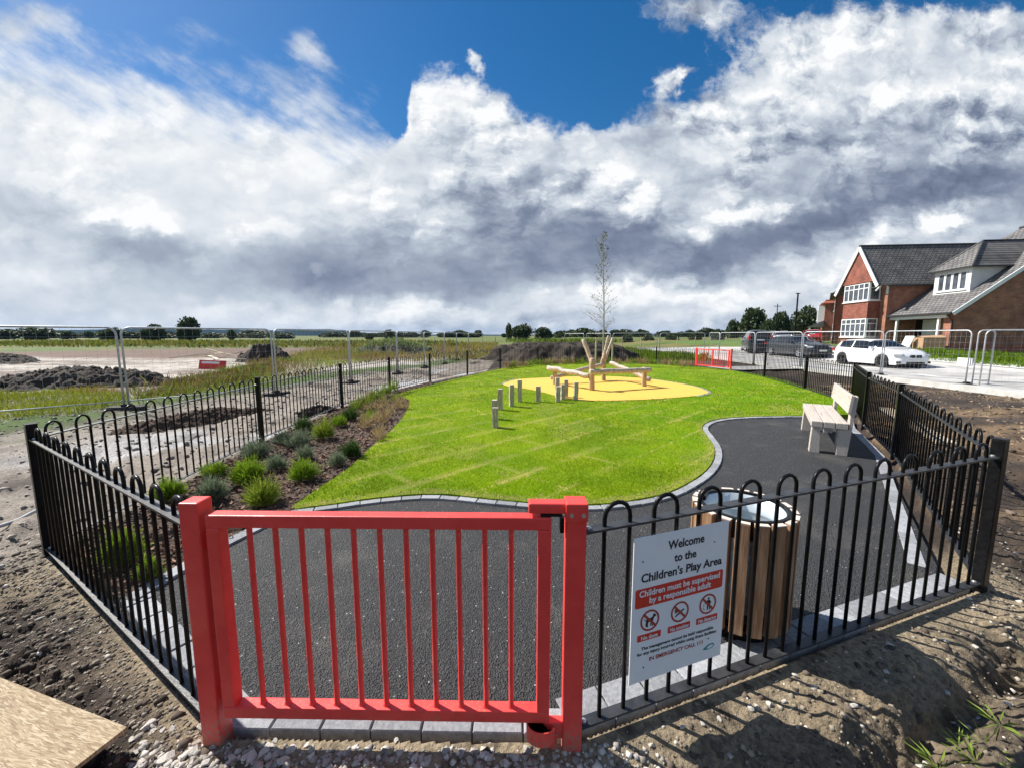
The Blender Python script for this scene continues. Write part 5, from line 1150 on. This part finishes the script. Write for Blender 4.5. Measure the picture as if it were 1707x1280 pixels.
# ------------------------------------------------------------------ houses (local x runs into the house, y along the street, away from the viewer)
def window(parent,X,Y0,Y1,Z0,Z1,nx,top=0,face=-1,fr=.075,axis='x'):
    "frame with nx lights and an optional row of small top lights; faces -x (or -y)"
    f=MB(); g=MB()
    def bx(y0,y1,z0,z1,x0,x1,b=f):
        if axis=='x': b.box(((x0+x1)/2,(y0+y1)/2,(z0+z1)/2),(abs(x1-x0),y1-y0,z1-z0))
        else: b.box(((y0+y1)/2,(x0+x1)/2,(z0+z1)/2),(y1-y0,abs(x1-x0),z1-z0))
    d0,d1=X-.03,X+.05
    bx(Y0,Y1,Z0,Z0+fr,d0,d1); bx(Y0,Y1,Z1-fr,Z1,d0,d1)
    for i in range(nx+1):
        yc=Y0+(Y1-Y0)*i/nx; a=yc-fr/2; b=yc+fr/2
        if i==0: a,b=Y0,Y0+fr
        if i==nx: a,b=Y1-fr,Y1
        bx(a,b,Z0+fr,Z1-fr,d0,d1)
    if top:
        zt=Z1-(Z1-Z0)*top
        for i in range(nx):
            a=Y0+(Y1-Y0)*i/nx+(fr/2 if i else fr); b=Y0+(Y1-Y0)*(i+1)/nx-(fr/2 if i<nx-1 else fr); bx(a,b,zt-.03,zt+.03,d0,d1-.003)
    fo=f.build('window','white',parent); bx(Y0+.02,Y1-.02,Z0+.02,Z1-.02,X+.012,X+.02,g); g.build('pane','glass2',fo)
    s=MB(); bx(Y0-.05,Y1+.05,Z0-.07,Z0-.002,X-.09,X+.05,s); s.build('sill','white',fo)
    return fo
AL=.093
Hh=thing('brick_house',(27.99,30.26,.74),'red brick house with tall tiled gable and long low roof with white dormer','house',-AL)
wr_,wl_,he,hr=1.87,1.84,4.95,7.74; wy=wr_+wl_
b=MB()
b.add([(0,0,-1),(0,wy,-1),(0,wy,he),(0,wr_,hr-.15),(0,0,he),(9,0,-1),(9,wy,-1),(9,wy,he),(9,wr_,hr-.15),(9,0,he)],[(0,1,2,3,4),(9,8,7,6,5),(0,4,9,5),(1,6,7,2)])
gy=-4.55; xb=.55; ew=2.60
b.add([(xb,gy,-1),(xb,gy,ew),(8.2,gy,8.25),(15.85,gy,ew),(15.85,gy,-1),(xb,gy+.3,-1),(xb,gy+.3,ew),(8.2,gy+.3,8.25),(15.85,gy+.3,ew),(15.85,gy+.3,-1)],[(0,1,2,3,4),(9,8,7,6,5),(0,5,6,1)])
b.box((2.0,-2.12,.9),(.2,4.25,3.6)); b.box((xb+.16,gy+.48,.5),(.32,.34,3.8))
wall=b.build('wall','brick',Hh)
b=MB(); b.box((-.015,wy/2,-.18),(.05,wy+.04,.75)); b.box((4.5,-.017,-.18),(9,.05,.75)); b.box((8.2,gy-.02,-.18),(15.4,.05,.75)); b.build('plinth','brick2',Hh)
# bay under the gable
b=MB(); b.box((-.42,1.95,2.90),(.86,2.60,1.32)); b.build('tile_hanging','tilehang',Hh)
b=MB(); b.box((-.42,1.95,-.10),(.80,2.55,1.75)); b.build('bay_base','brick',Hh)
bay=MB(); bay.box((-.40,1.95,1.5),(.70,2.4,1.4)); bay.box((-.40,1.95,4.25),(.70,2.4,1.35)); bay.build('bay_core','glass2',Hh)
window(Hh,-.85,.66,3.24,.80,2.22,5,.28); window(Hh,-.85,.66,3.24,3.58,4.93,5,.30)
window(Hh,.655,-.82,-.06,.80,2.22,1,.28,axis='y'); window(Hh,.655,-.82,-.06,3.58,4.93,1,.30,axis='y')
o_=1.0
b=MB(); sl1=(hr-he)/wr_
b.add([(-o_+.06,.10,he+.02),(-o_+.06,wy-.10,he+.02),(-o_+.06,wr_,hr-.16),(-.02,.10,he+.02),(-.02,wy-.10,he+.02),(-.02,wr_,hr-.16)],[(0,1,2),(5,4,3),(0,3,4,1),(0,2,5,3),(1,4,5,2)]); b.build('gable_tiles','tilehang',Hh)
def slope(mb,A,B,C,D,t=.10):
    A,B,C,D=map(Vector,(A,B,C,D)); n=(B-A).cross(D-A).normalized(); n=n if n.z>0 else -n
    V=[A,B,C,D]+[p-n*t for p in (A,B,C,D)]; mb.add(V,[(0,1,2,3),(7,6,5,4),(0,4,5,1),(1,5,6,2),(2,6,7,3),(3,7,4,0)])
b=MB(); ov=.28
slope(b,(-o_,-ov,he-ov*sl1+.1),(8.6,-ov,he-ov*sl1+.1),(8.6,wr_,hr+.08),(-o_,wr_,hr+.08)); slope(b,(-o_,wy+ov+.1,he-.3-ov*sl1+.1),(8.6,wy+ov+.1,he-.3-ov*sl1+.1),(8.6,wr_+.001,hr+.08),(-o_,wr_+.001,hr+.08))
rf=b.build('wing_roof','rooftile2',Hh)
b=MB(); b.tube([(-o_-.02,wr_,hr+.09),(8.0,wr_,hr+.09)],.09,8); b.build('ridge_tiles','leadgrey',rf)
b=MB()
for (y0,z0,y1,z1) in ((-ov,he-ov*sl1+.02,wr_,hr),(wy+ov+.1,he-.3-ov*sl1+.02,wr_,hr)): b.bar((-o_-.02,y0,z0-.03),(-o_-.02,y1,z1-.03),.06,.24,up=Vector((1,0,0)) if False else Vector((0,0,1)))
b.build('bargeboard','white',Hh)
b=MB(); b.bar((-.9,-.03,he-.75),(-.35,-.03,he-.1),.09,.09); b.box((-.04,.06,he-.5),(.08,.12,.9)); b.box((-.5,.02,he-.04),(1.0,.1,.1)); b.build('bracket','white',Hh)
b=MB(); b.box((4.2,-ov-.05,he-ov*sl1+.02),(9.0,.11,.10)); b.tube([(2.9,-.06,he-.3),(2.9,-.06,0)],.04,8); b.build('gutter','leadgrey',Hh)
# long low roof
tp=.76; ex=.15; ez=2.36; X2=8.2; Z2=ez+tp*(X2-ex); y0=gy-.30; yr=-1.0; yf=3.6
b=MB(); slope(b,(ex,y0,ez),(ex,0.0,ez),(X2,0.0,Z2),(X2,y0,Z2)); b2=[(ex+1.6,0.0,ez+tp*1.6),(X2,0,Z2),(X2,yr,Z2)]
slope(b,(X2*2-ex,y0,ez),(X2*2-ex,yf,ez),(X2,yr,Z2-.001),(X2,y0,Z2-.001)); 
b.add([(X2,0,Z2-.02),(X2*2-ex,yf,ez),(ex+3,yf,ez+tp*3-.6),(ex+4,0,ez+tp*4-.02)],[(0,1,2,3)])
mr=b.build('main_roof','rooftile',Hh)
b=MB(); b.tube([(X2,y0,Z2+.03),(X2,0,Z2+.03)],.10,8); b.build('ridge_tiles','leadgrey',mr)
b=MB(); b.bar((ex+.02,y0-.02,ez-.10),(X2,y0-.02,Z2-.11),.05,.22); b.bar((X2*2-ex,y0-.02,ez-.10),(X2,y0-.02,Z2-.11),.05,.22); b.build('verge_board','white',Hh)
b=MB(); b.box((ex-.06,(y0)/2,ez-.04),(.12,-y0,.11)); b.tube([(ex-.02,y0+.32,ez-.1),(xb-.06,y0+.34,ez-.5),(xb-.06,y0+.34,0)],.04,8); b.build('gutter','leadgrey',Hh)
b=MB(); b.box((ex+.22,-2.15,ez-.22),(.16,4.3,.20)); b.build('porch_beam','white',Hh)
for y in (-.55,-3.75): b=MB(); b.box((ex+.24,y,ez/2-.2),(.13,.13,ez-.2)); b.build('porch_post','white',Hh,.01)
b=MB(); b.box((1.87,-1.55,1.0),(.06,1.3,2.05)); b.build('garage_door','render_',Hh); b=MB(); b.box((1.87,-3.1,1.0),(.05,1.5,2.05)); b.build('boarding','card',Hh); b=MB(); b.box((1.87,-.58,1.0),(.05,.5,2.05)); b.build('door','glass',Hh)
# dormer
dm=MB(); dx0,dya,dyb,dz0,dz1=2.0,-3.75,-1.30,3.72,5.32; ux=lambda z: ex+(z-ez)/tp
dm.add([(dx0,dya,dz0-.1),(dx0,dyb,dz0-.1),(dx0,dyb,dz1),(dx0,dya,dz1),(ux(dz1)+.3,dya,dz1),(ux(dz1)+.3,dyb,dz1)],[(0,1,2,3),(0,3,4),(1,5,2)]); do=dm.build('dormer','render_',Hh)
b=MB(); b.box((dx0-.02,(dya+dyb)/2,dz0+.02),(.07,dyb-dya+.06,.16)); b.box((dx0-.02,dya+.10,(dz0+dz1)/2),(.065,.22,1.5)); b.box((dx0-.02,dyb-.10,(dz0+dz1)/2),(.065,.22,1.5)); b.box((dx0-.02,(dya+dyb)/2,dz1-.12),(.062,2.2,.2)); b.build('trim','white',do)
for k in range(4):
    a=dya+.24+k*.495; f=MB()
    window(Hh,dx0-.035,a,a+.47,dz0+.20,dz1-.22,1,fr=.06)
rz_=7.15; b=MB(); e=.28; ym=(dya+dyb)/2; xr=dx0+1.55
b.add([(dx0-e,dya-e,dz1+.0),(dx0-e,dyb+e,dz1+.0),(xr,ym,rz_),(ux(dz1)+.5,dya-e,dz1),(ux(dz1)+.5,dyb+e,dz1),(ux(rz_)+.4,ym,rz_)],[(0,1,2),(0,2,5,3),(1,4,5,2),(0,3,4,1)]); dr=b.build('dormer_roof','rooftile',Hh)
b=MB(); b.tube([(dx0-e,dya-e,dz1+.02),(xr,ym,rz_+.02),(ux(rz_),ym,rz_+.02)],.06,6); b.tube([(dx0-e,dyb+e,dz1+.02),(xr,ym,rz_+.02)],.06,6); b.bar((dx0-e-.03,dya-e-.05,dz1-.03),(dx0-e-.03,dyb+e+.05,dz1-.03),.08,.09); b.bar((dx0-e-.05,dya-e-.04,dz1-.03),(ux(dz1)+.2,dya-e-.04,dz1-.03),.08,.09); b.build('hip_tiles','leadgrey',dr)
# second house along the street
H2=thing('brick_house',(32.1,40.2,.85),'deep red brick house with a hipped grey roof, half hidden behind the cross gable','house',-.66)
b=MB(); b.box((4.5,4.2,2.0),(9,8.4,6.0)); b.build('wall','brick2',H2); b=MB(); b.box((4.5,4.2,.02),(9.06,8.46,1.1)); b.build('plinth','brick',H2)
b=MB(); b.add([(-.4,-.4,4.95),(9.4,-.4,4.95),(9.4,8.8,4.95),(-.4,8.8,4.95),(4.2,3.9,8.1),(5.2,4.6,8.1)],[(0,1,5,4),(1,2,5),(2,3,4,5),(3,0,4),(3,2,1,0)]); b.build('roof','rooftile',H2)
b=MB(); b.box((4.5,-.45,4.9),(9.9,.1,.12)); b.box((-.45,4.2,4.9),(.1,9.3,.12)); b.tube([(-.02,-.06,4.8),(-.02,-.06,0)],.05,8); b.build('gutter','leadgrey',H2)
b=MB(); b.lathe((0,0,0),[(.0001,.0),(.2,.03),(.36,.10),(.38,.10),(.2,.0),(.0001,-.03)],20); d_=b.build('satellite_dish','render_',H2,smoothf=True); d_.location=(2.0,-.3,3.4); d_.rotation_euler=(R(80),0,R(20))
b=MB(); b.box((1.0,-.08,2.4),(.12,.06,4.9)); b.build('downpipe','white',H2); window(H2,-.03,1.2,2.8,3.3,4.6,3,.3); window(H2,-.03,1.2,2.8,.6,2.0,3,.3)
H3=thing('brick_house',(42.9,55.5,.9),'far house with a red tiled roof and white bay, leftmost of the houses','house',-.62)
b=MB(); b.box((4,4,2.3),(8,8,6.6)); b.build('wall','brick2',H3); b=MB(); b.add([(-.5,-.5,5.1),(8.5,-.5,5.1),(8.5,8.5,5.1),(-.5,8.5,5.1),(4,4,8.0)],[(0,1,4),(1,2,4),(2,3,4),(3,0,4),(3,2,1,0)]); b.build('roof','redtile',H3)
b=MB(); b.box((-.35,1.5,3.6),(.7,2.4,2.5)); b.build('bay','white',H3); window(H3,-.74,.5,2.5,2.8,4.4,3); b=MB(); b.add([(-1.7,-.4,2.0),(-1.7,4.4,2.0),(-.01,4.4,2.8),(-.01,-.4,2.8),(-1.7,-.4,1.9),(-1.7,4.4,1.9),(-.01,4.4,1.9),(-.01,-.4,1.9)],[(0,1,2,3),(0,3,7,4),(1,5,6,2),(0,4,5,1),(4,7,6,5)]); b.build('porch_roof','rooftile',H3)
for y in (-.2,4.2): b=MB(); b.box((-1.5,y,.7),(.16,.16,2.4)); b.build('porch_post','white',H3)
# packaging in front of the porch
b=MB(); b.box((0,0,.42),(1.0,2.05,.84)); b.add([(-.52,-1.03,.845),(.5,-1.03,.85),(.62,.2,1.0),(-.5,.3,.93),(-.55,1.0,.85),(.5,1.02,.86)],[(0,1,2,3),(3,2,5,4)]); o=b.build('cardboard_pack','card'); o.location=(26.75,25.75,.70-.02); o.rotation_euler=(0,0,-.55); tag(o,'large torn cardboard pack standing on the grass in front of the garage wall','box')
b=MB(); b.box((0,0,.5),(.05,.9,1.0)); o=b.build('white_board','white'); o.location=(26.0,26.6,.66); o.rotation_euler=(0,R(18),-.3); tag(o,'white board leaning on the left end of the cardboard pack','board')
b=MB(); b.box((0,0,.35),(.55,.8,.5)); b.box((0,0,.12),(.6,.9,.12)); o=b.build('cardboard_pack','card'); o.location=(26.0,28.6,.68); tag(o,'smaller brown pack behind the white car roof, in front of the porch','box')
p=at(1598,602,0); b=MB(); b.box((0,0,0),(.04,.45,.28)); o=b.build('white_sign','white'); o.location=(15.62,13.75,.74); tag(o,'small blank white plate hanging on the fence by the edge on panel','plate')
# ------------------------------------------------------------------ air

hz_=bpy.data.materials.new('haze'); hz_.use_nodes=True; t=hz_.node_tree; t.nodes.clear(); v=t.nodes.new('ShaderNodeVolumePrincipled'); v.inputs['Density'].default_value=.00004; v.inputs['Color'].default_value=(.34,.58,1,1); v.inputs['Anisotropy'].default_value=.1
mo=t.nodes.new('ShaderNodeOutputMaterial'); t.links.new(v.outputs[0],mo.inputs['Volume'])
hb=MB(); hb.box((0,0,40),(14000,14000,126)); o=hb.build('haze',hz_); o['kind']='stuff'
